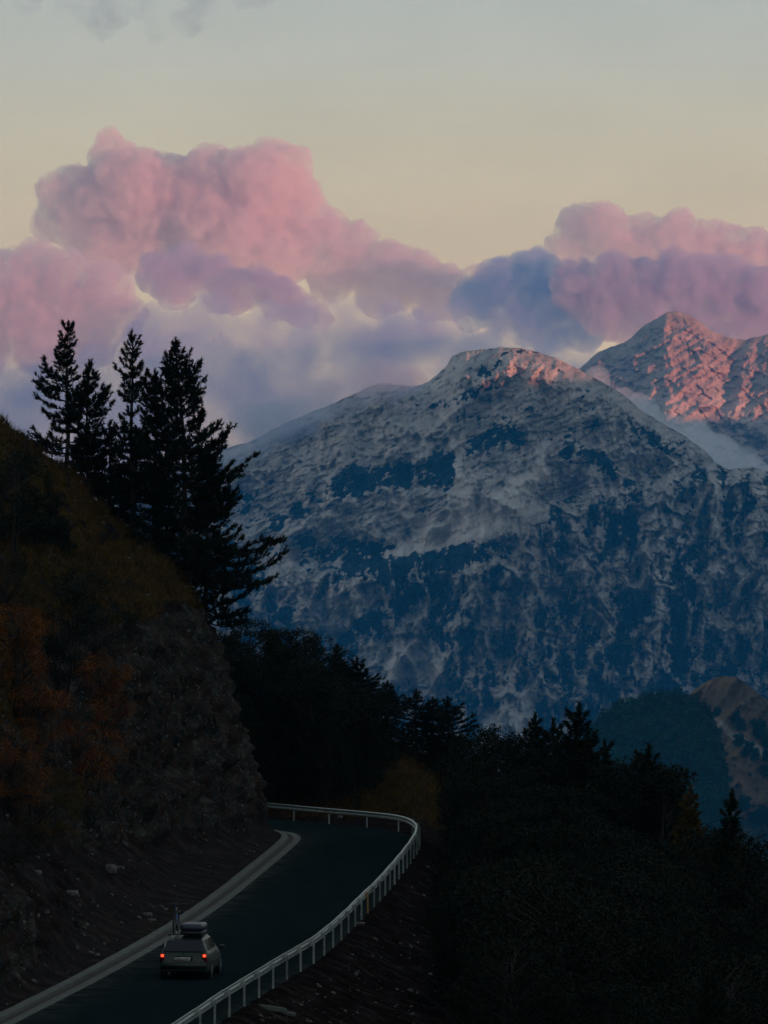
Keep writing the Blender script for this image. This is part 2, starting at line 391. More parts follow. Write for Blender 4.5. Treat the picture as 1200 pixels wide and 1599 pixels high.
mountain('brown_hill', 5600.0, CREST_B, (990, 1600, 2.0), 1480, 190, 1.4, brown_fields, knoll_material('brown_hill_grass', (.075, .058, .030), (.16, .115, .062), (.02, .03, .02), (.25, .23, .21)), None, 31)
mountain('wooded_hill', 5000.0, CREST_K, (760, 1150, 1.5), 1480, 150, .8, knoll_fields, knoll_material('wooded_hill_soil', (.02, .03, .015), (.04, .05, .02), (.015, .028, .014), (.3, .3, .3)), None, 32)

# valley floor: one sheet out to the horizon
nv = 60
gx = np.linspace(-9000, 9000, nv); gy = np.linspace(-6000, 24000, nv)
GX, GY = np.meshgrid(gx, gy)
GZ = -640 + fbm2(GX / 2500, GY / 2500, 4, 7) * 60
mv_ = NT('valley_ground'); n1 = mv_.noise(.004, 8, .6, mv_.coord())
mv_.set(Base_Color=mv_.ramp(n1, [(.35, (.03, .045, .025)), (.6, (.10, .085, .05)), (.75, (.2, .18, .15))]), Roughness=1.0)
tag(link('valley_ground', mesh_np('valley_ground', np.stack([GX, GY, GZ], -1).reshape(-1, 3), grid_faces(nv, nv)), mv_.m), kind='structure')

# long unseen ridge, added right of the frame and shaped to block low sun
ry = np.linspace(-5500, 24200, 360); rs = np.linspace(-1, 1, 61)
RY, RS = np.meshgrid(ry, rs, indexing='ij')
top = interp(ry, [(-5500, 300), (-3000, 520), (-500, 560), (3000, 520), (7000, 480), (9000, 450), (9900, 449), (12000, 448), (14500, 428), (16200, 412), (18500, 470), (20000, 640), (21500, 860), (23400, 880), (24200, 640)])
top = top + fbm2(ry / 900, ry * 0, 5, 301) * 30
prof = 1 - np.abs(RS) ** 1.3
RZ = -660 + (top[:, None] + 660) * prof + fbm2(RY / 260, RS * 5, 5, 305) * 60 * (1 - prof) * prof * 3
RX = 3400 + RS * 1500 + fbm2(RY / 1500, RS * 0, 3, 309) * 120
tag(link('added_shade_ridge', mesh_np('added_shade_ridge', np.stack([RX, RY, RZ], -1).reshape(-1, 3), grid_faces(360, 61)[:, ::-1], True, {'mask': np.tile(np.array([[.45, 0, .5]]), (RX.size, 1))}), m_near), kind='structure')
NT.k = .56
# ------------------------------------------------------------------ road geometry (metres; road surface z = 0)
def smooth_line(pts, n, rounds=3):
    p = np.array(pts, float)
    for _ in range(rounds):                      # Chaikin corner cutting
        q = np.empty((2 * (len(p) - 1) + 2, p.shape[1])); q[0] = p[0]; q[-1] = p[-1]
        q[1:-1:2] = p[:-1] * .75 + p[1:] * .25; q[2:-1:2] = p[:-1] * .25 + p[1:] * .75
        p = q
    s = np.concatenate([[0], np.cumsum(np.hypot(*np.diff(p[:, :2], axis=0).T))])
    t = np.linspace(0, s[-1], n)
    return np.stack([np.interp(t, s, p[:, i]) for i in range(p.shape[1])], -1), s[-1]
INNER = [(-24.0, 120), (-13.0, 192), (-11.5, 207), (-9.85, 223.3), (-8.42, 240), (-7.35, 254), (-6.35, 270), (-5.65, 284), (-4.75, 302), (-4.25, 313), (-4.1, 318.5), (-4.6, 323.6), (-6.5, 326.5), (-12, 330.5), (-24, 336), (-60, 350)]
RAIL = [(-18.0, 120), (-7.9, 180), (-6.37, 194.3), (-5.25, 207.4), (-4.35, 216.2), (-3.45, 225.2), (-2.6, 232.9), (-1.96, 241.5), (-1.42, 249.9), (-.91, 259), (-.32, 268.3), (.19, 278.2), (.78, 290), (1.3, 301.7), (1.62, 311), (1.62, 317.5), (1.2, 323), (.3, 326.8), (-1.6, 330.3), (-3.2, 333.1), (-5, 336.6), (-6.5, 339.5), (-14, 347), (-30, 356), (-60, 368)]
inner, _ = smooth_line(INNER, 700); rail, RL = smooth_line(RAIL, 1400)
def normals2(p):
    t = np.gradient(p, axis=0); t /= np.linalg.norm(t, axis=1)[:, None]
    return np.stack([-t[:, 1], t[:, 0]], -1)     # left of travel
nin = normals2(inner)
outer = inner + nin * .92
def xr(y): return np.interp(np.minimum(y, 312), rail[:900, 1], rail[:900, 0])
i_tip = int(np.argmax(inner[:, 0]))
def xk(y): return np.interp(np.minimum(y, 318), outer[:i_tip, 1], outer[:i_tip, 0])

# ------------------------------------------------------------------ ground (slopes below and beyond the road)
def ground_z(x, y):
    d = x - xr(y) - .3
    fall = -.06 - np.where(d > 0, .47 * d, 0)
    dl = xk(y) - 7 - x
    fall = fall + np.where(dl > 0, np.minimum(.6 * dl, 70), 0)
    spur = np.interp(x, [-300, -60, -30, -10, -2, 1.0, 3.6, 6, 10, 18, 60, 1200], [60, 22, 11, 4.6, 3.0, 2.3, .7, -1.4, -4.5, -10, -34, -650])
    r = sstep(y, 338 + 0 * x, 366)
    z = fall * (1 - r) + spur * r
    z = z - np.maximum(0, y - 385) * .5 - 0 * x
    knoll = 15.0 * np.exp(-((x / 45) ** 2 + (y / 62) ** 2))
    z = np.where(np.hypot(x, y) < 170, np.maximum(z, knoll - 1), z)
    nz = fbm2(x / 9, y / 9, 5, 401) * 1.1 * sstep(np.abs(d), .3, 6) * (x > xr(y) + .5) + fbm2(x / 1.4, y / 2.4, 4, 403) * .16 * (x > xr(y) + .7)
    nz = nz + fbm2(x / 6, y / 6, 5, 411) * 1.0 * r
    return np.maximum(z, -655) + nz
gxs = np.unique(np.concatenate([np.linspace(-400, -30, 30), np.linspace(-30, -12, 20), np.linspace(-12, 14, 105), np.linspace(14, 60, 60), np.linspace(60, 300, 50), np.linspace(300, 1500, 30)]))
gys = np.unique(np.concatenate([np.linspace(-400, 0, 30), np.linspace(0, 180, 60), np.linspace(180, 345, 400), np.linspace(345, 400, 110), np.linspace(400, 700, 40), np.linspace(700, 1700, 30)]))
GX, GY = np.meshgrid(gxs, gys); GZ = ground_z(GX, GY)
# flat bed under the road and around the far leg of the bend
beyond = np.interp(GX, rail[::-1][:420, 0], rail[::-1][:420, 1])   # far leg rail row for x
onroad = (GX < xr(GY) + .25) & (GY < beyond + .6) & (GX > -62) & (GX > xk(GY) - 8)
GZ = np.where(onroad, -.12, GZ)
grass_f = sstep(GY, 338, 346) * .9
Am = np.stack([grass_f, fbm2(GX / 3, GY / 3, 3, 420) * .5 + .5, 0 * GX], -1)
tg = NT('hillside_soil'); at = tg.attr('mask'); c3 = tg.coord()
n1 = tg.noise(1.3, 8, .65, c3); n2 = tg.noise(7, 5, .6, c3)
soil = tg.ramp(n1, [(.3, (.008, .006, .0055)), (.5, (.024, .018, .016)), (.62, (.048, .040, .037)), (.74, (.11, .10, .095))])
grass = tg.ramp(n2, [(.3, (.030, .020, .005)), (.55, (.080, .050, .012)), (.75, (.13, .085, .026))])
gm = tg.ramp(tg.math('ADD', at[0], tg.math('MULTIPLY', tg.math('SUBTRACT', n1, .5), .8)), [(.35, (0, 0, 0)), (.6, (1, 1, 1))])
tg.set(Base_Color=tg.mix(gm, soil, grass), Roughness=1.0); tg.b.inputs['Specular IOR Level'].default_value = .0
tg.bump(tg.math('ADD', n1, tg.math('MULTIPLY', n2, .3)), .35, 1.0)
g_me = mesh_np('ground', np.stack([GX, GY, GZ], -1).reshape(-1, 3), grid_faces(*GX.shape), True, {'mask': Am.reshape(-1, 3)})
tag(link('ground', g_me, tg.m), kind='structure')

# ------------------------------------------------------------------ road
NR = 420
li, _ = smooth_line(INNER, NR); ri, _ = smooth_line(RAIL, NR)
# match the two edges by arc fraction on either side of the bend
def resample(p, knots, n):
    s = np.concatenate([[0], np.cumsum(np.hypot(*np.diff(p, axis=0).T))]); s /= s[-1]
    ks = [s[np.argmin(np.hypot(p[:, 0] - k[0], p[:, 1] - k[1]))] for k in knots]
    ks = [0] + ks + [1]; f = np.linspace(0, 1, len(ks)); t = np.interp(np.linspace(0, 1, n), f, ks)
    return np.stack([np.interp(t, s, p[:, 0]), np.interp(t, s, p[:, 1])], -1)
Lr = resample(inner, [(-11.5, 207), (-8.4, 240), (-5.65, 284), (-4.25, 314), (-4.6, 323.6), (-12, 330.5)], NR)
Rr = resample(rail, [(-5.3, 207), (-2.1, 240), (.45, 284), (1.62, 316), (-1.6, 330.3), (-8, 341)], NR)
nr = normals2(Rr); Rr = Rr - nr * .12
w = np.linspace(0, 1, 16)[None, :, None]
P = Lr[:, None] * (1 - w) + Rr[:, None] * w
pz = np.zeros(P.shape[:2]) - .035 * 0
pz[:, -1] -= .12
ta = NT('asphalt'); ca = ta.coord(); a1 = ta.noise(26, 3, .7, ca); a2 = ta.noise(.22, 5, .6, ta.coord((3.2, .35, 1))); a3 = ta.noise(.9, 5, .6, ca)
am = ta.attr('mask')
asp = ta.ramp(a1, [(.3, (.008, .020, .022)), (.7, (.020, .035, .038))])
asp = ta.mix(ta.ramp(a2, [(.4, (0, 0, 0)), (.75, (.5, .5, .5))]), asp, (.022, .046, .047))
dust = ta.math('MULTIPLY', am[0], ta.ramp(a3, [(.38, (0, 0, 0)), (.66, (1, 1, 1))]))
asp = ta.mix(dust, asp, (.10, .105, .092))
ta.set(Base_Color=asp, Roughness=ta.ramp(a2, [(.3, (.78, .78, .78)), (.7, (.95, .95, .95))]))
ta.b.inputs['Specular IOR Level'].default_value = .0
ta.bump(a1, .008, .8)
ww = np.repeat(w[:, :, 0], NR, 0)
dm = np.exp(-ww * 9) + .5 * np.exp(-(1 - ww) * 22)
A = np.stack([np.clip(dm, 0, 1), 0 * dm, 0 * dm], -1)
tag(link('road', mesh_np('road', np.concatenate([P, pz[..., None]], -1).reshape(-1, 3), grid_faces(NR, 16)[:, ::-1], True, {'mask': A.reshape(-1, 3)}), ta.m), kind='structure')

# ------------------------------------------------------------------ concrete gutter: raised kerb, dirty channel, flat apron
tcn = NT('old_concrete'); cc = tcn.coord(); q1 = tcn.noise(1.1, 8, .65, cc); q2 = tcn.noise(14, 4, .6, cc)
cb = tcn.ramp(q1, [(.3, (.07, .085, .078)), (.55, (.125, .145, .13)), (.75, (.18, .20, .18))])
cb = tcn.mix(tcn.ramp(q2, [(.55, (0, 0, 0)), (.75, (.6, .6, .6))]), cb, (.10, .085, .07))
tcn.set(Base_Color=cb, Roughness=.9); tcn.bump(q2, .015, .7)
tdl = NT('wet_leaf_dirt'); tdl.set(Base_Color=tdl.ramp(tdl.noise(5, 5, .6, tdl.coord()), [(.35, (.02, .014, .01)), (.65, (.07, .045, .03))]), Roughness=1)
def sweep_strip(line, nrm, prof, name, mat, wob=0, seed=0):
    rows = []
    for off, z in prof:
        o_ = off + (fbm2(np.arange(len(line)) / 9., np.full(len(line), off * 3), 3, seed) * wob if wob else 0)
        p = line + nrm * np.reshape(o_, (-1, 1)); rows.append(np.concatenate([p, np.full((len(p), 1), z)], 1))
    V = np.stack(rows, 1)
    return mesh_np(name, V.reshape(-1, 3), grid_faces(V.shape[0], V.shape[1]), False)
sel = slice(40, 640)
gl, gn = inner[sel], nin[sel]
gt = link('gutter', sweep_strip(gl, gn, [(-.03, -.1), (-.02, .012), (.33, .004), (.35, -.07)], 'gutter', tcn.m, .02, 5), tcn.m); tag(gt, kind='structure')
ch = link('gutter_channel', sweep_strip(gl, gn, [(.33, -.03), (.42, -.055), (.54, -.05), (.63, -.02)], 'gutter_channel', tdl.m, .03, 6), tdl.m); tag(ch, kind='structure')
kb = link('kerb', sweep_strip(gl, gn, [(.60, -.1), (.61, .09), (.64, .12), (.90, .13), (.94, .11), (.96, -.1)], 'kerb', tcn.m, .035, 7), tcn.m); tag(kb, kind='structure')

# ------------------------------------------------------------------ left hillside with the cut rock face
PR = {
 214: [(0, .1), (.8, .35), (1.5, 2.0), (2.1, 4.2), (3.6, 5.3), (6, 7.0), (9, 10), (13, 14.5), (20, 22), (32, 31)],
 238: [(0, .1), (.9, .3), (2.4, 1.4), (4.2, 3.0), (6, 4.9), (8, 7.4), (10, 10.2), (13, 13.8), (20, 21.5), (32, 31)],
 262: [(0, .1), (1.2, .3), (3.0, 1.0), (5.0, 2.0), (6, 4.4), (7.2, 7.6), (9, 10.6), (12.4, 13.6), (19, 20.5), (32, 30)],
 284: [(0, .1), (1.4, .3), (3.0, .8), (4.3, 1.4), (5.0, 3.8), (5.7, 7.2), (6.9, 10.6), (10, 13.4), (17, 19.5), (31, 29.5)],
 303: [(0, .1), (1.0, .3), (2.0, .8), (2.8, 1.4), (3.6, 4.6), (4.5, 8.0), (5.6, 11.3), (8.8, 13.8), (16.2, 20.4), (31, 29.5)],
 320: [(0, .1), (.5, .3), (.8, .8), (1.15, 1.7), (1.75, 4.2), (2.7, 7.3), (3.8, 11.0), (5.0, 13.5), (8.0, 15.3), (10.6, 18.0), (12.6, 19.6), (14.6, 21.3), (20, 25), (31, 29)],
}
NP = 300
def prof_resample(pts):
    p = np.array(pts, float); 
    for _ in range(2):
        q = np.empty((2 * len(p), 2)); q[0] = p[0]; q[-1] = p[-1]
        q[1:-1:2] = p[:-1] * .75 + p[1:] * .25; q[2:-1:2] = p[:-1] * .25 + p[1:] * .75; p = q
    s = np.concatenate([[0], np.cumsum(np.hypot(*np.diff(p, axis=0).T))]); s /= s[-1]
    t = np.linspace(0, 1, NP) ** 1.15
    return np.stack([np.interp(t, s, p[:, 0]), np.interp(t, s, p[:, 1])], -1)
keys = sorted(PR); PK = np.stack([prof_resample(PR[k]) for k in keys])
ys = np.arange(176, 320.01, .3)
off = np.stack([np.stack([np.interp(ys, keys, PK[:, j, c]) for j in range(NP)], -1) for c in (0, 1)], -1)
xb = np.interp(ys, outer[:i_tip, 1], outer[:i_tip, 0]) - .03
SX = xb[:, None] - off[..., 0]; SY = np.repeat(ys[:, None], NP, 1); SZ = off[..., 1].copy()
# the nose rolls over to the hidden side
bk = [(.4, .995, .02), (.9, .98, .08), (1.5, .94, .2), (2.2, .86, .45), (3.0, .72, .8), (3.8, .5, 1.3), (4.6, .22, 1.9), (5.4, -.02, 2.6)]
for dy, fz, dx in bk:
    spread = 1 + np.minimum(off[-1, :, 0], 20) / 20 * 1.6
    SX = np.vstack([SX, (xb[-1] - off[-1, :, 0] - dx)[None]]); SY = np.vstack([SY, (ys[-1] + dy * spread)[None]]); SZ = np.vstack([SZ, (off[-1, :, 1] * fz)[None]])
nS = SX.shape[0]
Pn = np.stack([SX, SY, SZ], -1)
du = np.gradient(Pn, axis=0); dv = np.gradient(Pn, axis=1); N = np.cross(du, dv); N /= np.linalg.norm(N, axis=-1)[..., None] + 1e-9
N *= np.sign(N[..., :1] + 1e-9) * 1.0
steep = 1 - np.clip(np.abs(N[..., 2]), 0, 1)
st = sstep(steep, .25, .55)
t_off = np.abs(SX - np.vstack([xb[:, None]] + [xb[-1:, None]] * len(bk)))
rockm = st * sstep(SY, 252, 268) * (1 - sstep(SZ, 10.2 + 0 * SZ, 12.4)) * sstep(SZ, .8, 1.6)
rockm = np.maximum(rockm, st * (1 - sstep(SY, 224, 232)) * (1 - sstep(SZ, 3.6, 4.6)))
amp = .12 + .0 * SX
r1 = fbm3(SX / 3.2, SY / 3.2, SZ / 3.2, 5, 501, .55, kind='r'); r2 = fbm3(SX / .9, SY / 1.1, SZ / 1.6, 4, 503, .6, kind='r'); r3 = fbm3(SX / 5, SY / 7, SZ / 5, 4, 505)
bed = fbm3(SX / 2 + SZ / 3, SY / 4, SZ / .45 + SY / 5, 3, 507)
d = r1 * (.40 + .85 * rockm) + r2 * (.22 + .36 * rockm) + r3 * .9 * (1 - rockm) + bed * (.05 + .40 * rockm)
fade = sstep(SZ, .15, 1.6)
Pn = Pn + N * (d * fade)[..., None]
# brown grass on the upper slope, bare scree low down
grassm = sstep(SZ, 8.5, 12.0) * (1 - rockm) + .75 * sstep(SZ, 4, 8) * (1 - sstep(SY, 250, 285))
grassm = grassm - .75 * sstep(fbm3(SX / 1.6, SY / 3.5, SZ / 1.2, 4, 511, .6), .02, .3)
A = np.stack([np.clip(grassm, 0, 1), rockm, fbm3(SX / 4, SY / 4, SZ / 4, 3, 513) * .5 + .5], -1)
th = NT('cut_slope'); at = th.attr('mask'); c4 = th.coord()
h1 = th.noise(.9, 10, .68, c4); h2 = th.noise(5.5, 6, .65, c4); h3 = th.noise(2.2, 4, .6, th.coord((1, 1, .35), (0, .3, 0)))
rock = th.ramp(h1, [(.34, (.006, .010, .010)), (.47, (.034, .045, .044)), (.58, (.078, .088, .084)), (.70, (.22, .21, .19))])
rock = th.mix(th.ramp(h3, [(.40, (0, 0, 0)), (.62, (.85, .85, .85))]), rock, (.085, .052, .038))
rock = th.mix(th.ramp(h2, [(.60, (0, 0, 0)), (.68, (.9, .9, .9))]), rock, (.34, .35, .33))
scree = th.ramp(h1, [(.3, (.011, .008, .0075)), (.5, (.036, .028, .026)), (.66, (.080, .066, .060)), (.78, (.12, .112, .105))])
scree = th.mix(th.ramp(h2, [(.64, (0, 0, 0)), (.72, (.8, .8, .8))]), scree, (.13, .125, .12))
grs = th.ramp(h2, [(.28, (.018, .014, .004)), (.5, (.095, .058, .014)), (.72, (.20, .125, .035))])
grs = th.mix(th.ramp(h3, [(.5, (0, 0, 0)), (.7, (.6, .6, .6))]), grs, (.038, .042, .012))
rf = th.ramp(th.math('ADD', at[1], th.math('MULTIPLY', th.math('SUBTRACT', h1, .5), 1.0)), [(.40, (0, 0, 0)), (.56, (1, 1, 1))])
gf = th.ramp(th.math('ADD', at[0], th.math('MULTIPLY', th.math('SUBTRACT', h1, .5), 1.3)), [(.42, (0, 0, 0)), (.58, (1, 1, 1))])
th.set(Base_Color=th.mix(gf, th.mix(rf, scree, rock), grs), Roughness=.95)
th.b.inputs['Specular IOR Level'].default_value = .02
th.bump(th.math('ADD', h1, th.math('MULTIPLY', h2, .35)), .55, 1.0)
hill_me = mesh_np('rocky_hillside', Pn.reshape(-1, 3), grid_faces(nS, NP), True, {'mask': A.reshape(-1, 3)})
tag(link('rocky_hillside', hill_me, th.m), kind='structure')

from mathutils.bvhtree import BVHTree
def bvh_np(me):
    return BVHTree.FromPolygons([v.co[:] for v in me.vertices], [p.vertices[:] for p in me.polygons])
BH = bvh_np(hill_me); BG = bvh_np(g_me)
def hit(px, py, trees=(BH, BG)):
    dv = Vector(((px - 600) / F, 1, -(py - HOR) / F)).normalized(); o = Vector((0, 0, H)); best = None
    for b in trees:
        r = b.ray_cast(o, dv)
        if r[0] is not None and (best is None or r[3] < best[3]): best = r
    return best
def surf_z(x, y):
    best = None
    for b in (BH, BG):
        r = b.ray_cast(Vector((x, y, 200)), Vector((0, 0, -1)))
        if r[0] is not None and (best is None or r[0].z > best): best = r[0].z
    return best if best is not None else 0.0

# ------------------------------------------------------------------ guardrail
NT.k = .8
tz = NT('galvanised_steel'); zc = tz.coord(); z1 = tz.noise(6, 5, .6, zc)
tz.set(Base_Color=tz.ramp(z1, [(.3, (.20, .25, .245)), (.7, (.42, .48, .47))]), Metallic=.55, Roughness=.42)
tw = NT('painted_post_white'); tw.set(Base_Color=(.34, .38, .36), Roughness=.6, Metallic=.2)
ty = NT('post_rusty_yellow'); ty.set(Base_Color=(.34, .19, .06), Roughness=.7)
tdk = NT('post_weathered_grey'); tdk.set(Base_Color=tdk.ramp(tdk.noise(4, 4, .6, tdk.coord()), [(.3, (.13, .16, .16)), (.7, (.27, .29, .28))]), Roughness=.6, Metallic=.3)
tre = NT('red_reflector'); tre.set(Base_Color=(.5, .02, .02), Roughness=.25)
gr = tag(bpy.data.objects.new('guardrail', None), 'long galvanised steel crash barrier following the outer edge of the road round the bend', 'guardrail'); col.objects.link(gr)
gr.location = (rail[200][0], rail[200][1], 0)
def P3(a): return np.asarray(a, float) - np.array(gr.location)
rs_ = np.concatenate([[0], np.cumsum(np.hypot(*np.diff(rail, axis=0).T))]); rn = normals2(rail)
def rail_at(s):
    return np.array([np.interp(s, rs_, rail[:, 0]), np.interp(s, rs_, rail[:, 1])]), np.array([np.interp(s, rs_, rn[:, 0]), np.interp(s, rs_, rn[:, 1])])
W = [(-.01, .79), (.035, .78), (.075, .76), (.075, .735), (.0, .695), (-.02, .65), (.0, .605), (.075, .57), (.075, .54), (.035, .52), (-.01, .51)]
ss = np.arange(18, RL - 6, .5)
s0 = 18.0; k = 0
# beam in 4 m lengths that overlap slightly at each post
beams = []
def beam_mesh(a, b, lift):
    s = np.linspace(a - .16, b + .16, 8); V = []
    for q in s:
        p, n = rail_at(q)
        for o_, z in W: V.append([*(p + n * (o_ + lift)), z])
        for o_, z in W[::-1]: V.append([*(p + n * (o_ + lift - .012)), z])
    V = P3(np.array(V)); m = 2 * len(W); f = []
    for i in range(7):
        for j in range(m): f.append([i * m + j, i * m + (j + 1) % m, (i + 1) * m + (j + 1) % m, (i + 1) * m + j])
    return V, f
s_posts = np.arange(RL * 0 + 20.0, RL - 6, 4.06)
VV, FF, n = [], [], 0
for i, a in enumerate(s_posts[:-1]):
    V, f = beam_mesh(a, s_posts[i + 1], .0 if i % 2 else .013)
    VV.append(V); FF.append(np.array(f) + n); n += len(V)
link('rail', mesh_np('rail', np.concatenate(VV), np.concatenate(FF), False), tz.m, gr)
def box_np(c, sx, sy, z0, z1, ax):
    ay = np.array([-ax[1], ax[0]]); V = []
    for z in (z0, z1):
        for a, b in ((-1, -1), (1, -1), (1, 1), (-1, 1)):
            V.append([*(c + ax * a * sx / 2 + ay * b * sy / 2), z])
    Fc = [[0, 3, 2, 1], [4, 5, 6, 7], [0, 1, 5, 4], [1, 2, 6, 5], [2, 3, 7, 6], [3, 0, 4, 7]]
    return np.array(V), np.array(Fc)
prng = random.Random(4)
for i, s in enumerate(s_posts):
    p, nn = rail_at(s)
    if p[1] < 196 or p[0] < -9 and p[1] > 330: continue
    tdir = np.array([nn[1], -nn[0]])
    pp = p - nn * .14
    parts = [box_np(pp, .006, .07, -1.1, .77, tdir), box_np(pp + tdir * .025 + nn * .032, .04, .007, -1.1, .77, tdir), box_np(pp + tdir * .025 - nn * .032, .04, .007, -1.1, .77, tdir), box_np(p - nn * .055, .05, .06, .54, .76, tdir)]
    V = np.concatenate([P3(v) for v, _ in parts]); Fc = np.concatenate([f + 8 * j for j, (_, f) in enumerate(parts)])
    pxp = 600 + p[0] / p[1] * F
    mat = tz.m if prng.random() < .5 else (tw.m if prng.random() < .3 else tdk.m)
    lab = None
    if min(abs(pxp - 565), 99) < 5 and p[1] < 300: mat = ty.m; lab = 'rusty yellow post'
    po = link('post', mesh_np('post', V, Fc, False), mat, gr)
    if lab: po['label'] = lab
    if p[1] > 326 and (i % 2 == 0):
        v, f = box_np(p + nn * .075, .10, .012, .60, .72, tdir)
        rr = link('reflector', mesh_np('reflector', P3(v), f, False), tre.m, po); 

# ------------------------------------------------------------------ stones, slabs, loose gravel
def rock_mesh(name, r, seed, sq=(1, 1, 1), cut=.0):
    V = ICO3V[0] * np.array(sq); d = 1 + .28 * fbm3(V[:, 0] * 1.3 + seed, V[:, 1] * 1.3, V[:, 2] * 1.3, 3, seed, kind='r')
    V = V * d[:, None]
    V = np.clip(V, -np.array(sq) * .8, np.array(sq) * .8) * r
    return mesh_np(name, V, ICO3V[1], False)
def icos_(sub):
    bm = bmesh.new(); bmesh.ops.create_icosphere(bm, subdivisions=sub, radius=1.0)
    V = np.array([v.co[:] for v in bm.verts]); Fa = np.array([[v.index for v in f.verts] for f in bm.faces]); bm.free(); return V, Fa
ICO3V = icos_(3)
tr = NT('pale_stone'); tr.set(Base_Color=tr.ramp(tr.noise(6, 6, .6, tr.coord()), [(.3, (.05, .048, .045)), (.7, (.18, .175, .165))]), Roughness=.95); tr.bump(tr.noise(12, 5, .6, tr.coord()), .05, .8)
def place_rock(px, py, r, sq, label, seed, cat='rock', rz=0, mat=None, name='rock', tilt=0):
    h = hit(px, py)
    if h is None: return
    o = link(name, rock_mesh(name, r, seed, sq), mat or tr.m, None, h[0] + Vector((0, 0, r * sq[2] * .25)))
    o.rotation_euler = (tilt, 0, rz); tag(o, label, cat); return o
def slab(px, py, L, Wd, T, rz, tilt, label):
    h = hit(px, py); bm = bmesh.new(); bmesh.ops.create_cube(bm, size=1)
    for v in bm.verts: v.co = Vector((v.co.x * L, v.co.y * Wd, v.co.z * T))
    bmesh.ops.bevel(bm, geom=bm.edges[:], offset=.03, segments=2, affect='EDGES')
    me = bpy.data.meshes.new('concrete_slab'); bm.to_mesh(me); bm.free()
    o = link('concrete_slab', me, tcn.m, None, h[0] + Vector((0, 0, T * .35))); o.rotation_euler = (0, tilt, rz); tag(o, label, 'concrete block')
slab(425, 1578, .95, .5, .16, .25, .16, 'larger broken concrete slab lying on the dirt below the guardrail')
slab(447, 1585, .62, .4, .12, -.1, .10, 'smaller broken concrete slab right of the larger one below the guardrail')
place_rock(738, 1362, .55, (1.2, 1, .8), 'pale boulder on the dark slope to the right of the bend', 3)
place_rock(722, 1345, .35, (1.2, 1, .7), 'small reddish grey stone on the slope just above the pale boulder', 4)
place_rock(112, 1397, .24, (1.3, 1, .6), 'pale stone high on the bare scree at lower left', 6)
place_rock(230, 1430, .18, (1.4, 1, .6), 'upper of two small pale stones above the kerb behind the bicycle', 7)
place_rock(237, 1438, .15, (1.4, 1, .5), 'lower of two small pale stones above the kerb behind the bicycle', 8)
place_rock(60, 1365, .16, (1, 1, .8), 'whitish pebble highest on the scree near the left edge', 9)
place_rock(120, 1448, .2, (.6, 1, 1.1), 'upright brown stone in the middle of the lower left scree', 10, mat=th.m)
place_rock(173, 1360, .3, (1, 1, .8), 'grey stone at the foot of the cut rock face', 12)
place_rock(562, 1443, .16, (1.6, 1, .4), 'flat pale stone on the dirt right of the yellow guardrail post', 13)
place_rock(531, 1278, .16, (1.2, 1, .9), 'white stone behind the far stretch of guardrail', 14)
# gravel: uncountable small stones on scree, cliff foot and road shoulder
rg = np.random.default_rng(31); VV, FF, n = [], [], 0
I1 = icos_(1)
cnt = 0
while cnt < 3000:
    z = rg.random()
    if z < .62: px, py = rg.uniform(0, 440), rg.uniform(1000, 1590)
    elif z < .86: px, py = rg.uniform(380, 760), rg.uniform(1300, 1599)
    else: px, py = rg.uniform(60, 340), rg.uniform(760, 1000)
    h = hit(px, py)
    if h is None or h[0].y > 345 or (h[0].z < .13 and h[0].x < xr(np.array(h[0].y)) + .7): cnt += 1; continue
    r = .018 + .085 * rg.random() ** 7
    R3 = Matrix.Rotation(rg.uniform(0, 6), 3, Vector(rg.normal(size=3)).normalized())
    V = (I1[0] * (1 + rg.uniform(-.3, .3, (len(I1[0]), 1))) * np.array([1.3, 1, .7]) * r) @ np.array(R3).T + np.array(h[0])
    VV.append(V); FF.append(I1[1] + n); n += len(V); cnt += 1
tag(link('gravel', mesh_np('gravel', np.concatenate(VV), np.concatenate(FF), False), tr.m), kind='stuff')
NT.k = .68
# ------------------------------------------------------------------ vegetation
def tube_np(pts, rad, sides=6):
    pts = np.asarray(pts, float); n = len(pts)
    T = np.gradient(pts, axis=0); T /= np.linalg.norm(T, axis=1)[:, None] + 1e-9
    up = np.where(np.abs(T[:, 2:3]) > .9, np.array([[1., 0, 0]]), np.array([[0, 0, 1.]]))
    A = np.cross(T, up); A /= np.linalg.norm(A, axis=1)[:, None] + 1e-9; B = np.cross(T, A)
    a = np.linspace(0, 2 * np.pi, sides, endpoint=False); rad = np.reshape(rad, (-1, 1, 1))
    V = pts[:, None] + rad * (A[:, None] * np.cos(a)[None, :, None] + B[:, None] * np.sin(a)[None, :, None])
    i = np.arange(n - 1)[:, None] * sides; j = np.arange(sides)[None]; j2 = (j + 1) % sides
    f1 = np.stack([i + j, i + j2, i + sides + j2], -1).reshape(-1, 3); f2 = np.stack([i + j, i + sides + j2, i + sides + j], -1).reshape(-1, 3)
    return V.reshape(-1, 3), np.concatenate([f1, f2])
class Acc:
    def __init__(s): s.V = []; s.F = []; s.n = 0
    def add(s, V, Fc): s.V.append(V); s.F.append(Fc + s.n); s.n += len(V)
    def mesh(s, name, smooth=False): return mesh_np(name, np.concatenate(s.V), np.concatenate(s.F), smooth)
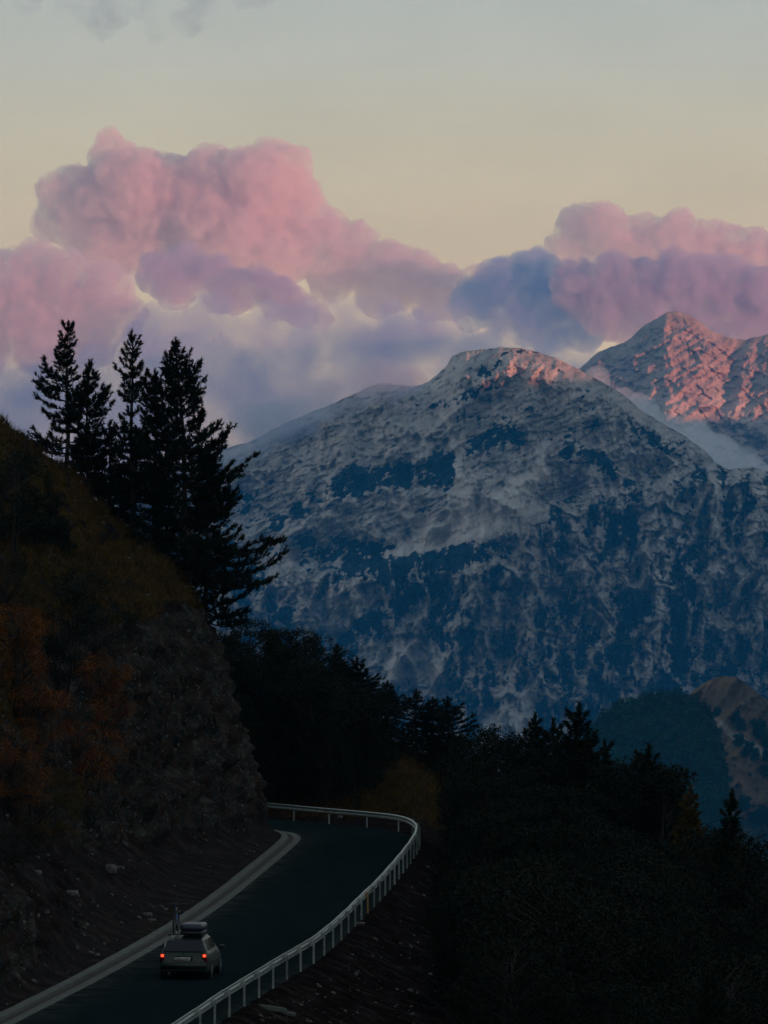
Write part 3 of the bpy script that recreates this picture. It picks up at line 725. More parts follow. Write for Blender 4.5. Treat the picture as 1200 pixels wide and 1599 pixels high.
def tufts_np(C, A, M, L, w, spread, rng):
    """M needle or leaf blades around each centre C along axis A"""
    N = len(C); D = A[:, None] * 1.0 + rng.normal(size=(N, M, 3)) * spread
    D /= np.linalg.norm(D, axis=-1)[..., None] + 1e-9
    S = np.cross(D, rng.normal(size=(N, M, 3))); S /= np.linalg.norm(S, axis=-1)[..., None] + 1e-9
    l = L * rng.uniform(.6, 1.1, (N, M, 1)); b = C[:, None] + A[:, None] * rng.uniform(-.6, .5, (N, M, 1)) * L
    V = np.stack([b + S * w, b - S * w, b + D * l], 2).reshape(-1, 3)
    return V, np.arange(len(V)).reshape(-1, 3)
def leaves_np(C, M, R_, w, rng, flat=.8):
    N = len(C); P = rng.normal(size=(N, M, 3)); P /= np.linalg.norm(P, axis=-1)[..., None]
    P *= rng.uniform(.2, 1, (N, M, 1)) ** .6 * R_; P[..., 2] *= flat
    b = C[:, None] + P; S = rng.normal(size=(N, M, 3)); S /= np.linalg.norm(S, axis=-1)[..., None]
    T = np.cross(S, rng.normal(size=(N, M, 3))); T /= np.linalg.norm(T, axis=-1)[..., None] + 1e-9
    s = w * rng.uniform(.6, 1.3, (N, M, 1))
    V = np.stack([b - S * s, b + T * s * 1.1, b + S * s, b - T * s * .5], 2).reshape(-1, 3)
    k = np.arange(N * M)[:, None] * 4
    return V, np.concatenate([k + np.array([[0, 1, 2]]), k + np.array([[0, 2, 3]])])

def leaf_mat(name, lo, hi, scale=.8):
    t = NT(name); n = t.noise(scale, 3, .6, t.coord()); g = t.n.new('ShaderNodeNewGeometry')
    f = t.math('ADD', t.math('MULTIPLY', n, .86), t.math('MULTIPLY', g.outputs['Random Per Island'], .14))
    t.set(Base_Color=t.ramp(f, [(.32, lo), (.68, hi)]), Roughness=.8); t.b.inputs['Specular IOR Level'].default_value = .15
    return t.m
tb = NT('pine_bark'); tb.set(Base_Color=tb.ramp(tb.noise(5, 6, .65, tb.coord((3, 3, .6))), [(.3, (.010, .009, .008)), (.7, (.050, .042, .037))]), Roughness=1); tb.bump(tb.noise(9, 5, .6, tb.coord((3, 3, .6))), .04, 1)
M_NEEDLE = leaf_mat('pine_needles', (.003, .010, .004), (.012, .026, .009))
M_LEAF = leaf_mat('dark_leaves', (.0015, .006, .002), (.006, .018, .004))
M_LEAF2 = leaf_mat('olive_leaves', (.002, .006, .0015), (.008, .018, .003))
M_ORANGE = leaf_mat('orange_leaves', (.055, .018, .002), (.32, .105, .013))
M_OCHRE = leaf_mat('ochre_leaves', (.035, .024, .003), (.13, .085, .012))
M_GRASS = leaf_mat('dry_grass', (.022, .014, .004), (.13, .080, .022), .8)

def pine_meshes(name, h, base, Lmax, prof, seed, bias=(0, 0), M=26, L=.17, w=.018, lean=(0, 0), step=.36, dens=1.0, r0=None, sub=.24, low=None):
    rng = np.random.default_rng(seed); tr_, cr_ = Acc(), Acc()
    zt = np.linspace(-.6, h, 16); t = np.clip(zt / h, 0, 1)
    cx = lean[0] * t ** 1.5 + .05 * np.sin(t * 9 + seed); cy_ = lean[1] * t ** 1.5 + .05 * np.cos(t * 7 + seed)
    r0 = r0 or h * .0155
    tr_.add(*tube_np(np.stack([cx, cy_, zt], -1), r0 * (1 - t * .93) + .012, 9))
    C, A = [], []
    z = h * base
    while z < h * .985:
        tt = (z - h * base) / (h * (1 - base)); nb = rng.integers(4, 6) if tt < .9 else 3
        a0 = rng.uniform(0, 6.28)
        for q in range(nb):
            if rng.random() > dens: continue
            az = a0 + q * 6.283 / nb + rng.normal() * .25; dx, dy = math.cos(az), math.sin(az)
            Lb = Lmax * prof(tt) * rng.uniform(.55, 1.12) * (1 + bias[0] * dx + bias[1] * dy)
            if Lb < .12: continue
            el = R(2 + 48 * tt ** 1.3 + rng.normal() * 6 - (8 if tt < .15 else 0)); k = 8; s = np.linspace(0, 1, k)
            zz = Lb * (np.sin(el) * s - .13 * (1 - tt) * np.sin(s * 3.0) + .16 * s ** 2.5)
            p = np.stack([np.interp(z, zt, cx) + dx * Lb * s * math.cos(el), np.interp(z, zt, cy_) + dy * Lb * s * math.cos(el), z + zz], -1)
            p[1:] += rng.normal(size=(k - 1, 3)) * .03 * Lb * s[1:, None]
            tr_.add(*tube_np(p, (.035 * (Lb / 3) + .012) * (1 - s * .75), 4))
            s0 = .28 if Lb > 1 else .05
            for u in np.arange(s0, 1.0, sub / max(Lb, .3)):
                c = np.array([np.interp(u, s, p[:, i]) for i in range(3)])
                for sg in (-1, 1):
                    ls = min(.95, .36 * Lb * (1.15 - u) + .16) * rng.uniform(.5, 1.15); aa = az + sg * rng.uniform(.6, 1.15)
                    dv_ = np.array([math.cos(aa), math.sin(aa), rng.uniform(.05, .55)]); e = c + dv_ * ls
                    if ls > .35: tr_.add(*tube_np(np.stack([c, e]), np.array([.011, .006]), 3))
                    for v in np.arange(.35, 1.05, .21 / ls):
                        C.append(c + dv_ * ls * v); A.append(dv_ * .6 + np.array([0, 0, .75 * rng.uniform(.2, 1)]))
            for v in (.93, 1.02): C.append(np.array([np.interp(min(v, 1), s, p[:, i]) for i in range(3)]) + (0, 0, .05)); A.append([dx * .5, dy * .5, .9])
        z += step * rng.uniform(.7, 1.25)
    for q in np.arange(0, .55, .1): C.append([cx[-1], cy_[-1], h - .35 + q]); A.append([0, 0, 1.2])
    cr_.add(*tufts_np(np.array(C), np.array(A), M, L, w, .62, rng))
    return tr_.mesh('trunk'), cr_.mesh('crown')

def leafy_meshes(seed, h, rx, base, n, shape='round', M=40, w=.05, R_=.34, stems=1, gate=.1):
    rng = np.random.default_rng(seed); tr_, cr_ = Acc(), Acc(); C = []
    while len(C) < n:
        p = rng.uniform(-1, 1, 3); tz_ = (p[2] + 1) / 2
        if shape == 'round': rad = math.sqrt(max(0, 1 - (abs(tz_ - .42) / .60) ** 2.2))
        elif shape == 'cone': rad = (1 - tz_) ** .75 * (.75 + .25 * math.sin(tz_ * 22 + seed))
        else: rad = math.sqrt(max(0, 1 - (abs(tz_ - .5) / .52) ** 2)) * (.7 + .3 * math.sin(tz_ * 14 + seed))
        q = math.hypot(p[0], p[1])
        rad *= 1 + .3 * float(noise3(np.array([p[0] * 1.8]), np.array([p[1] * 1.8]), np.array([tz_ * 3.0]), seed)[0])
        if q > rad or q < rad * .35 * (tz_ < .8): continue
        g = float(noise3(np.array([p[0] * 2.6]), np.array([p[1] * 2.6]), np.array([tz_ * 4.2]), seed + 5)[0])
        if g < -gate: continue
        C.append([p[0] * rx, p[1] * rx, h * (base + (1 - base) * tz_)])
    C = np.array(C)
    for sI in range(stems):
        bx, by = (0, 0) if stems == 1 else rng.normal(size=2) * .25 * rx
        zt = np.linspace(-.5, h * .88, 9); t = np.clip(zt / h, 0, 1); bend = rng.normal(size=2) * .12 * rx
        tr_.add(*tube_np(np.stack([bx + bend[0] * np.sin(t * 4), by + bend[1] * np.sin(t * 3), zt], -1), (h * .016 / stems ** .5) * (1 - t * .9) + .01, 7))
    for c in C[::max(1, n // 70)]:
        zb = max(h * base * .8, c[2] - .55 * math.hypot(c[0], c[1]) - .3); s = np.linspace(0, 1, 5)[:, None]
        p = np.array([0, 0, zb]) * (1 - s) + c * s; p[1:-1, 2] += .08 * h * s[1:-1, 0] * (1 - s[1:-1, 0])
        tr_.add(*tube_np(p, h * .005 * (1 - s[:, 0] * .8) + .004, 4))
    cr_.add(*leaves_np(C, M, R_, w, rng))
    return tr_.mesh('trunk'), cr_.mesh('crown')

def tree_obj(name, meshes, mcrown, loc, label, cat, group=None, rz=0, s=1.0, sxy=None):
    root = bpy.data.objects.new(name, None); col.objects.link(root); root.location = loc
    root.rotation_euler = (0, 0, rz); root.scale = (sxy or s, sxy or s, s)
    tm, cm = meshes
    link('trunk', tm, tb.m, root); link('crown', cm, mcrown, root)
    return tag(root, label, cat, group)
def at_px(px, D): x = wx(px, D); return x, D, surf_z(x, D)

# the stand of black pines on the spur above the cut
hero = [
 ('px', 105, 510, 322.0, .06, 3.0, lambda t: (1 - t) ** .6 * (.80 + .28 * math.sin(t * 14)), 61, (-.15, 0), (.02, 0), 'leftmost tall pine on the spur, nearest the left edge, with open drooping lower boughs'),
 ('px', 136, 572, 323.5, .08, 2.5, lambda t: (1 - t) ** .6 * (.85 + .2 * math.sin(t * 11)), 62, (.25, 0), (.05, 0), 'shorter pine half hidden behind the leftmost tall pine on the spur'),
 ('px', 207, 523, 320.5, .17, 1.9, lambda t: (1 - t) ** .55 * (.55 + .45 * (math.sin(t * 9 + 1) > -.2)), 63, (0, 0), (-.05, 0), 'middle pine on the spur with a bare grey trunk showing and a narrow open crown'),
 ('px', 243, 585, 321.5, .06, 1.9, lambda t: (1 - t) ** .45, 64, (-.2, 0), (0, 0), 'dense pine squeezed between the open middle pine and the biggest pine'),
 ('px', 293, 536, 319.5, .05, 4.5, lambda t: (1 - t) ** .72 * (.9 + .16 * math.sin(t * 17)), 65, (.10, 0), (-.55, 0), 'biggest and widest black pine, rightmost of the stand on the spur'),

 ('px', 172, 672, 323.0, .04, 2.2, lambda t: (1 - t) ** .5, 66, (0, 0), (0, 0), 'low bushy pine filling the gap between the leftmost and middle pines'),
 ('px', 322, 700, 321.5, .04, 2.6, lambda t: (1 - t) ** .6, 67, (.1, 0), (.1, 0), 'lower pine merging into the right side of the biggest pine'),
]
for _, px, py, D, base, Lm, pf, sd, bias, lean, lab in hero:
    x, y, z = at_px(px, D); h = wz(py, D) - z
    big = sd == 65
    ms = pine_meshes('pine', h, base, Lm, pf, sd, bias, M=28, L=.215, w=.024, lean=lean, step=.33 if big else .39, dens=(.97 if big else .92) if sd != 63 else .74, sub=.28 if big else .30)
    tree_obj('pine_tree', ms, M_NEEDLE, (x, y, z), lab, 'pine tree')

# shared meshes for the other trees
PINES = [pine_meshes('p', 9, .10, 2.5, lambda t: (1 - t) ** .5 * (.8 + .25 * math.sin(t * 13)), 71, M=24, L=.22, w=.028, step=.42, sub=.30),
         pine_meshes('p', 9, .18, 2.9, lambda t: (1 - t) ** .5 * (.75 + .3 * math.sin(t * 9 + 2)), 72, M=24, L=.22, w=.028, step=.44, dens=.88, sub=.30),
         pine_meshes('p', 9, .05, 2.0, lambda t: (1 - t) ** .75 * (.85 + .25 * math.sin(t * 21)), 73, M=22, L=.20, w=.026, step=.36, sub=.30)]
LEAFY = [leafy_meshes(81, 9, 2.7, .12, 430, 'round', 42, .060, .42), leafy_meshes(82, 9, 2.3, .10, 400, 'tall', 42, .058, .40), leafy_meshes(83, 9, 3.1, .15, 470, 'round', 42, .060, .44)]
CONE = leafy_meshes(84, 4, 1.25, .02, 300, 'cone', 44, .030, .22)
BUSH = [leafy_meshes(85, 4, 1.6, .03, 230, 'tall', 34, .030, .26, stems=4, gate=-.03), leafy_meshes(86, 4, 2.0, .03, 270, 'round', 34, .030, .28, stems=5, gate=-.03)]
trng = random.Random(9)
def put(kind, px, top, D, label, cat, group=None, mat=None, wide=1.0):
    pool, base_h, m = {'pine': (PINES[0], 9.0, M_NEEDLE), 'pine_open': (PINES[1], 9.0, M_NEEDLE), 'spire': (PINES[2], 9.0, M_NEEDLE), 'leaf': (LEAFY[0], 9.0, M_LEAF), 'leaf_tall': (LEAFY[1], 9.0, M_LEAF),
                       'leaf_wide': (LEAFY[2], 9.0, M_LEAF2), 'cone': (CONE, 4.0, M_NEEDLE), 'bush': (BUSH[0], 4.0, M_LEAF), 'bush_wide': (BUSH[1], 4.0, M_LEAF)}[kind]
    x, y, z = at_px(px, D); h = wz(top, D) - z
    if h < .6: return None
    nm = {'pine': 'pine_tree', 'pine_open': 'pine_tree', 'spire': 'pine_tree', 'leaf': 'leafy_tree', 'leaf_tall': 'leafy_tree', 'leaf_wide': 'leafy_tree', 'cone': 'conifer_shrub', 'bush': 'bush', 'bush_wide': 'bush'}[kind]
    s = h / base_h
    if mat is not None:
        key = (kind, mat.name)
        if key not in MESHV: MESHV[key] = (pool[0], pool[1].copy()); MESHV[key][1].materials.clear()
        pool = MESHV[key]; m = mat
    return tree_obj(nm, pool, m, (x, y, z), label, cat, group, trng.uniform(0, 6.28), s, s * wide)
MESHV = {}
# wood behind the bend: skyline trees
G1 = 'trees of the dark wood behind the bend'
for kind, px, top, D, lab in [
    ('leaf', 345, 985, 352, 'bushy dark tree against the edge of the cut rock, left end of the far wood'),
    ('leaf_wide', 385, 962, 356, 'highest rounded leafy tree of the wood behind the bend'),
    ('leaf_tall', 425, 985, 360, 'leafy tree just right of the highest rounded one behind the bend'),
    ('leaf', 462, 980, 358, 'second rounded hump on the skyline of the wood behind the bend'),
    ('leaf_wide', 497, 990, 360, 'third rounded hump on the skyline of the wood behind the bend'),
    ('spire', 527, 1010, 362, 'small pointed tree on the slope of the skyline right of the leafy humps'),
    ('pine', 560, 1030, 360, 'broad pine with spiky top halfway down the skyline behind the bend'),
    ('pine', 606, 1066, 361, 'pine between two broad pines behind the bend'),
    ('pine_open', 650, 1080, 366, 'pine with several blunt tips, left of the gap above the grassy patch'),
    ('pine', 676, 1092, 371, 'pine behind the top of the brown grassy patch'),
    ('pine_open', 700, 1092, 366, 'pine at the right end of the wood behind the bend, boughs reaching right'),
    ('leaf', 585, 1075, 352, 'leafy tree below the broad pine behind the bend')]:
    put(kind, px, top, D, lab, 'tree' if 'leaf' in kind else 'pine tree', G1, wide=1.0 if 'leaf' in kind else 1.95)
sky1 = [(330, 985), (385, 975), (470, 1000), (520, 1030), (560, 1060), (600, 1090), (640, 1120), (700, 1150)]
k1 = 0
for D in (344, 347, 350, 354, 358):
    for px in range(345, 720 - int((D - 344) * 2), 34):
        pxx = px + trng.uniform(-12, 12)
        if pxx > 585 and D < 366 - (pxx - 585) * .0: continue
        top = max(interp(pxx, sky1) + 22, interp(pxx, sky1) + trng.uniform(20, 190) * (1 - (D - 344) / 22))
        put(trng.choice(['leaf', 'leaf_tall', 'leaf_wide', 'leaf_wide', 'leaf']), pxx, top, D + trng.uniform(-1.2, 1.2), 'dark tree in the thick of the wood behind the far guardrail', 'tree', 'trees in the thick of the wood behind the bend')
        k1 += 1
# dark wood below the road, right half of the picture: skyline first
G2 = 'skyline trees of the wood below the road'
for kind, px, top, D, lab in [
    ('leaf', 742, 1146, 318, 'rounded leafy tree at the left end of the wood below the road'),
    ('leaf_wide', 772, 1132, 314, 'widest leafy dome on the skyline left of the thin pines'),
    ('leaf_tall', 800, 1152, 318, 'leafy tree at the right shoulder of the leafy dome'),
    ('pine_open', 836, 1124, 312, 'thin open pine left of the tall pine on the skyline'),
    ('pine_open', 862, 1131, 315, 'second thin open pine, close to the left side of the tall pine'),
    ('pine', 903, 1108, 300, 'tall pine with many upright tips, highest tree of the wood below the road'),
    ('spire', 945, 1165, 305, 'low pointed pine in the dip right of the tall pine'),
    ('leaf', 982, 1184, 298, 'leafy tree at the left of the rounded group over the green knoll'),
    ('pine', 1012, 1174, 292, 'bushy pine in front of the foot of the wooded knoll'),
    ('leaf_tall', 1042, 1202, 290, 'leafy tree stepping down right of the bushy pine'),
    ('spire', 1078, 1238, 286, 'ragged thin reddish tree on the skyline near the right'),
    ('spire', 1143, 1246, 272, 'lone small spruce with a sharp tip near the right edge'),
    ('leaf', 1110, 1290, 280, 'low leafy tree between the ragged tree and the lone spruce'),
    ('leaf_wide', 1190, 1305, 268, 'leafy tree at the right edge of the picture, under the brown hill')]:
    put(kind, px, top, D, lab, 'tree' if 'leaf' in kind else 'pine tree', G2, mat=M_OCHRE if 'reddish' in lab else None, wide=1.0 if 'leaf' in kind else 1.35)
sky2 = [(690, 1250), (720, 1180), (770, 1165), (830, 1190), (900, 1180), (960, 1210), (1000, 1215), (1050, 1250), (1090, 1290), (1130, 1320), (1160, 1330), (1220, 1340)]
k2 = 0
for D in (222, 232, 242, 252, 262, 272, 283, 294, 305):
    for px in range(650, 1260, 52):
        pxx = px + trng.uniform(-18, 18)
        lim = np.interp(D, [222, 240, 262, 284, 305], [760, 735, 745, 770, 720])
        if pxx < lim: continue
        top = interp(pxx, sky2) + 15 + (305 - D) / 83 * 290 * trng.uniform(.55, 1.15)
        put(trng.choice(['leaf', 'leaf_wide', 'leaf_wide', 'leaf', 'pine', 'leaf']), pxx, top, D + trng.uniform(-3, 3), 'dark tree in the thick of the wood below the road at lower right', 'tree', 'trees in the thick of the wood below the road', wide=1.15)
        k2 += 1
put('pine_open', 688, 1345, 262, 'slender open pine standing just right of the bend on the bare slope', 'pine tree')
put('pine_open', 700, 1405, 232, 'open pine nearest the guardrail at the bottom, its boughs over the bare dirt', 'pine tree')
put('spire', 735, 1330, 285, 'thin pine beside the pale boulder', 'pine tree')
put('bush', 668, 1290, 335, 'small dark bush on the grass right of the tight bend', 'bush')
put('bush', 700, 1235, 345, 'dark bush at the foot of the brown grassy patch', 'bush')
put('bush_wide', 725, 1215, 348, 'dark bush right of the brown grassy patch', 'bush')

# shrubs on the left hillside
def on_hill(kind, px, py, top, label, cat, mat=None, wide=1.0, group=None):
    h = hit(px, py, (BH,))
    if h is None: return
    D = h[0].y; return put(kind, px, top, D, label, cat, group, mat, wide)
on_hill('cone', 78, 850, 728, 'dark conical conifer shrub on the upper grassy slope, right of its neighbours', 'shrub', wide=.95)
on_hill('cone', 40, 850, 712, 'taller dark conifer shrub at the upper left, beside the conical one', 'shrub', wide=1.2)
on_hill('bush', 8, 860, 690, 'dark evergreen tree cut by the left edge high on the slope', 'tree', M_NEEDLE, 1.2)
on_hill('cone', 100, 870, 800, 'low dark conifer shrub at the right foot of the conical one', 'shrub', wide=1.1)
on_hill('bush_wide', 10, 955, 850, 'dark bush at the left edge between conifer shrubs and orange bushes', 'bush', M_LEAF)
on_hill('bush', 118, 1010, 880, 'dark green bush in the middle of the grassy slope', 'bush', M_NEEDLE, 1.3)
on_hill('bush_wide', 150, 1030, 935, 'low dark green bush right of the middle of the grassy slope', 'bush', M_NEEDLE, 1.2)
on_hill('bush', 90, 1090, 960, 'tall dark bush behind the orange sapling', 'bush', M_LEAF, 1.2)
on_hill('bush', 205, 1010, 950, 'small dark bush above the cut rock face', 'bush', M_LEAF, 1.1)
on_hill('bush', 25, 1110, 935, 'rusty orange sapling at the left edge, highest of the orange ones', 'bush', M_ORANGE, 1.1)
on_hill('bush', 160, 1180, 1012, 'bright orange sapling with a pointed top, rightmost against the rock face', 'bush', M_ORANGE, .95)
on_hill('bush_wide', 125, 1230, 1090, 'wide orange bush below the pointed orange sapling', 'bush', M_ORANGE, 1.1)
on_hill('bush', 60, 1200, 1060, 'orange brown bush between the left edge and the wide orange bush', 'bush', M_ORANGE, 1.2)
on_hill('bush_wide', 15, 1260, 1130, 'dim rust coloured bush at the left edge', 'bush', M_ORANGE, 1.1)
on_hill('bush_wide', 60, 1320, 1195, 'yellowish olive bush below the orange bushes at left', 'bush', M_OCHRE, 1.2)
on_hill('bush', 115, 1290, 1200, 'small ochre bush right of the yellowish olive bush', 'bush', M_OCHRE, 1.2)
on_hill('bush_wide', 140, 1300, 1250, 'dark low bush at the top of the bare scree', 'bush', M_LEAF, 1.2)
on_hill('bush_wide', 20, 1350, 1275, 'dark bush above the bare scree at the left edge', 'bush', M_LEAF, 1.3)
on_hill('bush_wide', 95, 1545, 1525, 'small rusty plant beside the kerb at lower left', 'plant', M_ORANGE, 1.5)
on_hill('bush_wide', 25, 1570, 1520, 'rusty weeds at the foot of the rock in the lower left corner', 'plant', M_ORANGE, 1.4)
on_hill('bush', 312, 925, 880, 'dark bush hanging at the top corner of the cut under the biggest pine', 'bush', M_NEEDLE, 1.2)
on_hill('bush_wide', 262, 880, 845, 'dark shrub under the boughs between the middle and biggest pines', 'bush', M_NEEDLE, 1.6)
on_hill('bush_wide', 225, 850, 800, 'dark shrub at the foot of the open middle pine', 'bush', M_NEEDLE, 1.6)
on_hill('bush_wide', 160, 775, 735, 'low shrub between the leftmost pines and the middle pine', 'bush', M_NEEDLE, 1.4)

# dry grass (uncountable blades): hillside and the patch beyond the bend
gr_rng = np.random.default_rng(77)
idx = np.argwhere((A[..., 0] > .45) & (Pn[..., 1] > 205) & (Pn[..., 2] < 24))
sel = idx[gr_rng.integers(0, len(idx), 13000)]
C = Pn[sel[:, 0], sel[:, 1]]
up = np.tile(np.array([[.25, -.1, .8]]), (len(C), 1))
V1, F1 = tufts_np(C, up, 12, .50, .016, .40, gr_rng)
gx_, gy_ = gr_rng.uniform(-6, 7, 3200), gr_rng.uniform(338, 374, 3200); gz_ = ground_z(gx_, gy_)
C2 = np.stack([gx_, gy_, gz_], -1); V2, F2 = tufts_np(C2, np.tile(np.array([[.15, -.1, .9]]), (len(C2), 1)), 11, .34, .014, .4, gr_rng)
tag(link('grass', mesh_np('grass', np.concatenate([V1, V2]), np.concatenate([F1, F2 + len(V1)]), False), M_GRASS), kind='stuff')

# far wood covering the knoll: reads as one mass
def scatter_far(oname, n, r, seed, mat, mind=0):
    ob = bpy.data.objects[oname]; me = ob.data; rng = np.random.default_rng(seed)
    Nn = len(me.vertices); co = np.empty(Nn * 3, np.float32); me.vertices.foreach_get('co', co); co = co.reshape(-1, 3)
    pyv = HOR + (H - co[:, 2]) / co[:, 1] * F; ok = np.where(pyv < 1380)[0]
    C = co[rng.choice(ok, n)] + rng.normal(size=(n, 3)) * .6
    C[:, 2] += r * .6
    V, Fc = leaves_np(C, 16, r, r * .36, rng, 1.2)
    return V, Fc
V, Fc = scatter_far('wooded_hill', 5200, 2.7, 5, None)
M_FAR = leaf_mat('far_wood_leaves', (.003, .028, .010), (.018, .080, .026), .05)
tag(link('far_wood', mesh_np('far_wood', V, Fc, False), M_FAR), kind='stuff')
# single trees on the brown hill
bme = bpy.data.objects['brown_hill'].data; BB = bvh_np(bme); FARB = leafy_meshes(87, 9, 4.2, .0, 150, 'round', 30, .32, 1.1)
FARLAB = ['dark tree nearest the wooded knoll, at the top of the pale gully', 'dark tree in the upper pale gully, second from the knoll', 'dark tree below and right of the second gully tree', 'largest dark crown high on the brown hill near the right edge',
 'dark crown touching the right edge just under the largest one', 'dark tree below the middle of the pale gully', 'dark crown right below the middle of the gully, beside a smaller one', 'smaller dark tree in the lower clump of the gully', 'dark tree at the right edge in the lower clump',
 'lone dark tree at the right edge under the clumps', 'small round shrub alone in the middle of the brown meadow', 'small shrub below the round shrub on the brown meadow', 'tiny shrub right of the round shrub on the meadow', 'small tree at the left border of the meadow under the knoll',
 'small tree second from the left border of the meadow', 'small shrub leftmost on the meadow under the knoll', 'dim large tree low on the hill behind the lone spruce', 'dim large tree low at the right edge', 'dim tree between the two large low ones', 'dim tree low on the hill left of the lone spruce']
far_labels = ['dark tree nearest the knoll on the brown hill', 'large dark tree in the pale gully of the brown hill']
for i, (px, py, r) in enumerate([(1121, 1118, 7), (1147, 1128, 10), (1158, 1140, 9), (1184, 1152, 15), (1200, 1168, 12), (1155, 1165, 10), (1168, 1180, 12), (1180, 1186, 9), (1198, 1188, 9), (1196, 1212, 9), (1141, 1220, 4), (1149, 1230, 5), (1171, 1213, 3), (1092, 1219, 6), (1106, 1222, 6), (1077, 1222, 5), (1163, 1266, 12), (1195, 1286, 14), (1180, 1290, 12), (1120, 1275, 8)]):
    h = hit(px, py, (BB,))
    if h is None: continue
    s = r * 2 * .56 / 9
    tree_obj('far_tree', FARB, M_FAR, h[0], FARLAB[i], 'tree', 'scattered trees on the brown hill', trng.uniform(0, 6), s * 1.0)
# ------------------------------------------------------------------ estate car with roof box and bicycle
CAR_YAW = R(5.0)          # heading, to the right of +Y
car = tag(bpy.data.objects.new('estate_car', None), 'dark green grey estate car driving away with both tail lights lit', 'car'); col.objects.link(car)
car.location = (-6.98, 222.6, 0.003); car.rotation_euler = (0, 0, -CAR_YAW)
tp = NT('car_paint'); tp.set(Base_Color=(.015, .034, .026), Metallic=.15, Roughness=.5); tp.b.inputs['Coat Weight'].default_value = .15
tgl = NT('car_glass'); tgl.set(Base_Color=(.006, .008, .009), Roughness=.08); tgl.b.inputs['Specular IOR Level'].default_value = .6
tgs = NT('side_glass'); tgs.set(Base_Color=(.95, 1.0, .95), Roughness=.06, Metallic=.9); tgs.b.inputs['Specular IOR Level'].default_value = 1.0; tgs.b.inputs['IOR'].default_value = 2.2
tbk = NT('black_plastic'); tbk.set(Base_Color=(.010, .011, .012), Roughness=.6)
trb = NT('tyre_rubber'); trb.set(Base_Color=(.008, .008, .008), Roughness=.9)
tal = NT('wheel_alloy'); tal.set(Base_Color=(.25, .27, .28), Metallic=.7, Roughness=.4)
tch = NT('chrome'); tch.set(Base_Color=(.8, .8, .8), Metallic=1.0, Roughness=.15)
tpl = NT('plate_white'); tpl.set(Base_Color=(.50, .50, .48), Roughness=.5)
tlr = NT('red_lens'); tlr.set(Base_Color=(.16, .006, .012), Roughness=.2)
tlit = NT('lit_tail_lamp'); tlit.set(Base_Color=(.5, .02, .01), Roughness=.3); tlit.b.inputs['Emission Color'].default_value = (1, .045, .02, 1); tlit.b.inputs['Emission Strength'].default_value = .75
tlh = NT('lit_bulb'); tlh.set(Base_Color=(.5, .05, .02)); tlh.b.inputs['Emission Color'].default_value = (1, .11, .03, 1); tlh.b.inputs['Emission Strength'].default_value = 1.25
tbx = NT('roof_box_plastic'); tbx.set(Base_Color=(.016, .030, .055), Roughness=.48); tbx.b.inputs['Coat Weight'].default_value = .05
LEN = 4.55
def lerp_t(y, pts): return float(interp(y, pts))
beltz = [(0, .70), (.10, .86), (.18, .955), (1.0, .95), (2.6, .925), (3.25, .90), (3.6, .86), (4.2, .76), (4.45, .66), (4.55, .52)]
roofz = [(0, .71), (.10, .87), (.18, .965), (.34, 1.17), (.52, 1.36), (.66, 1.415), (1.2, 1.45), (2.0, 1.46), (2.6, 1.43), (2.85, 1.38), (3.2, 1.15), (3.55, .92), (3.7, .87), (4.2, .78), (4.45, .68), (4.55, .53)]
halfw = [(0, .76), (.05, .815), (.25, .862), (1, .875), (3.4, .872), (4.0, .84), (4.35, .76), (4.55, .60)]
cabw = [(0, .72), (.2, .73), (.5, .62), (1, .60), (2.6, .60), (2.9, .62), (3.4, .70), (4.5, .66)]
bot = [(0, .34), (.08, .26), (.3, .22), (4.3, .20), (4.55, .3)]
def section(y):
    b, t_, w_, c_, z0 = (lerp_t(y, q) for q in (beltz, roofz, halfw, cabw, bot)); hgt = t_ - b
    if hgt < .06:
        P_ = [(w_ * .86, z0), (w_ * .97, z0 + .10), (w_, (z0 + b) / 2), (w_ * .985, b - .10), (w_ * .95, b - .025), (w_ * .88, b + .005), (w_ * .80, t_), (w_ * .6, t_ + .01), (w_ * .3, t_ + .016), (0, t_ + .018)]
    else:
        cw = c_ if hgt > .3 else w_ * .9 + (c_ - w_ * .9) * hgt / .3
        P_ = [(w_ * .86, z0), (w_ * .97, z0 + .10), (w_, (z0 + b) / 2), (w_ * .985, b - .10), (w_ * .955, b - .015), (w_ * .91, b + .03), (cw + .03, t_ - .07), (cw - .05, t_ - .008), (cw * .5, t_ + .012), (0, t_ + .016)]
    return P_
st_y = sorted(set(list(np.linspace(0, .7, 15)) + list(np.linspace(.7, 4.55, 40))))
V = []; 
for y in st_y:
    P_ = section(y); full = [(-x, z) for x, z in P_][:-1] + [(x, z) for x, z in P_[::-1]]
    V.append([(x, y, z) for x, z in full])
V = np.array(V); ns, m = V.shape[:2]
Fc = grid_faces(ns, m)
under = np.array([[i * m, i * m + m - 1, (i + 1) * m + m - 1, (i + 1) * m] for i in range(ns - 1)])
body = mesh_np('body', V.reshape(-1, 3), np.concatenate([Fc, under[:, ::-1]]), True)
bm = bmesh.new(); bm.from_mesh(body); bm.verts.ensure_lookup_table()
for r0_ in (0, (ns - 1) * m):
    bm.faces.new([bm.verts[r0_ + j] for j in range(m)])
bmesh.ops.recalc_face_normals(bm, faces=bm.faces); bm.to_mesh(body); bm.free()
body.polygons.foreach_set('use_smooth', np.ones(len(body.polygons), bool))
bo = link('body', body, tp.m, car)
md = bo.modifiers.new('edges', 'EDGE_SPLIT'); md.split_angle = R(32)
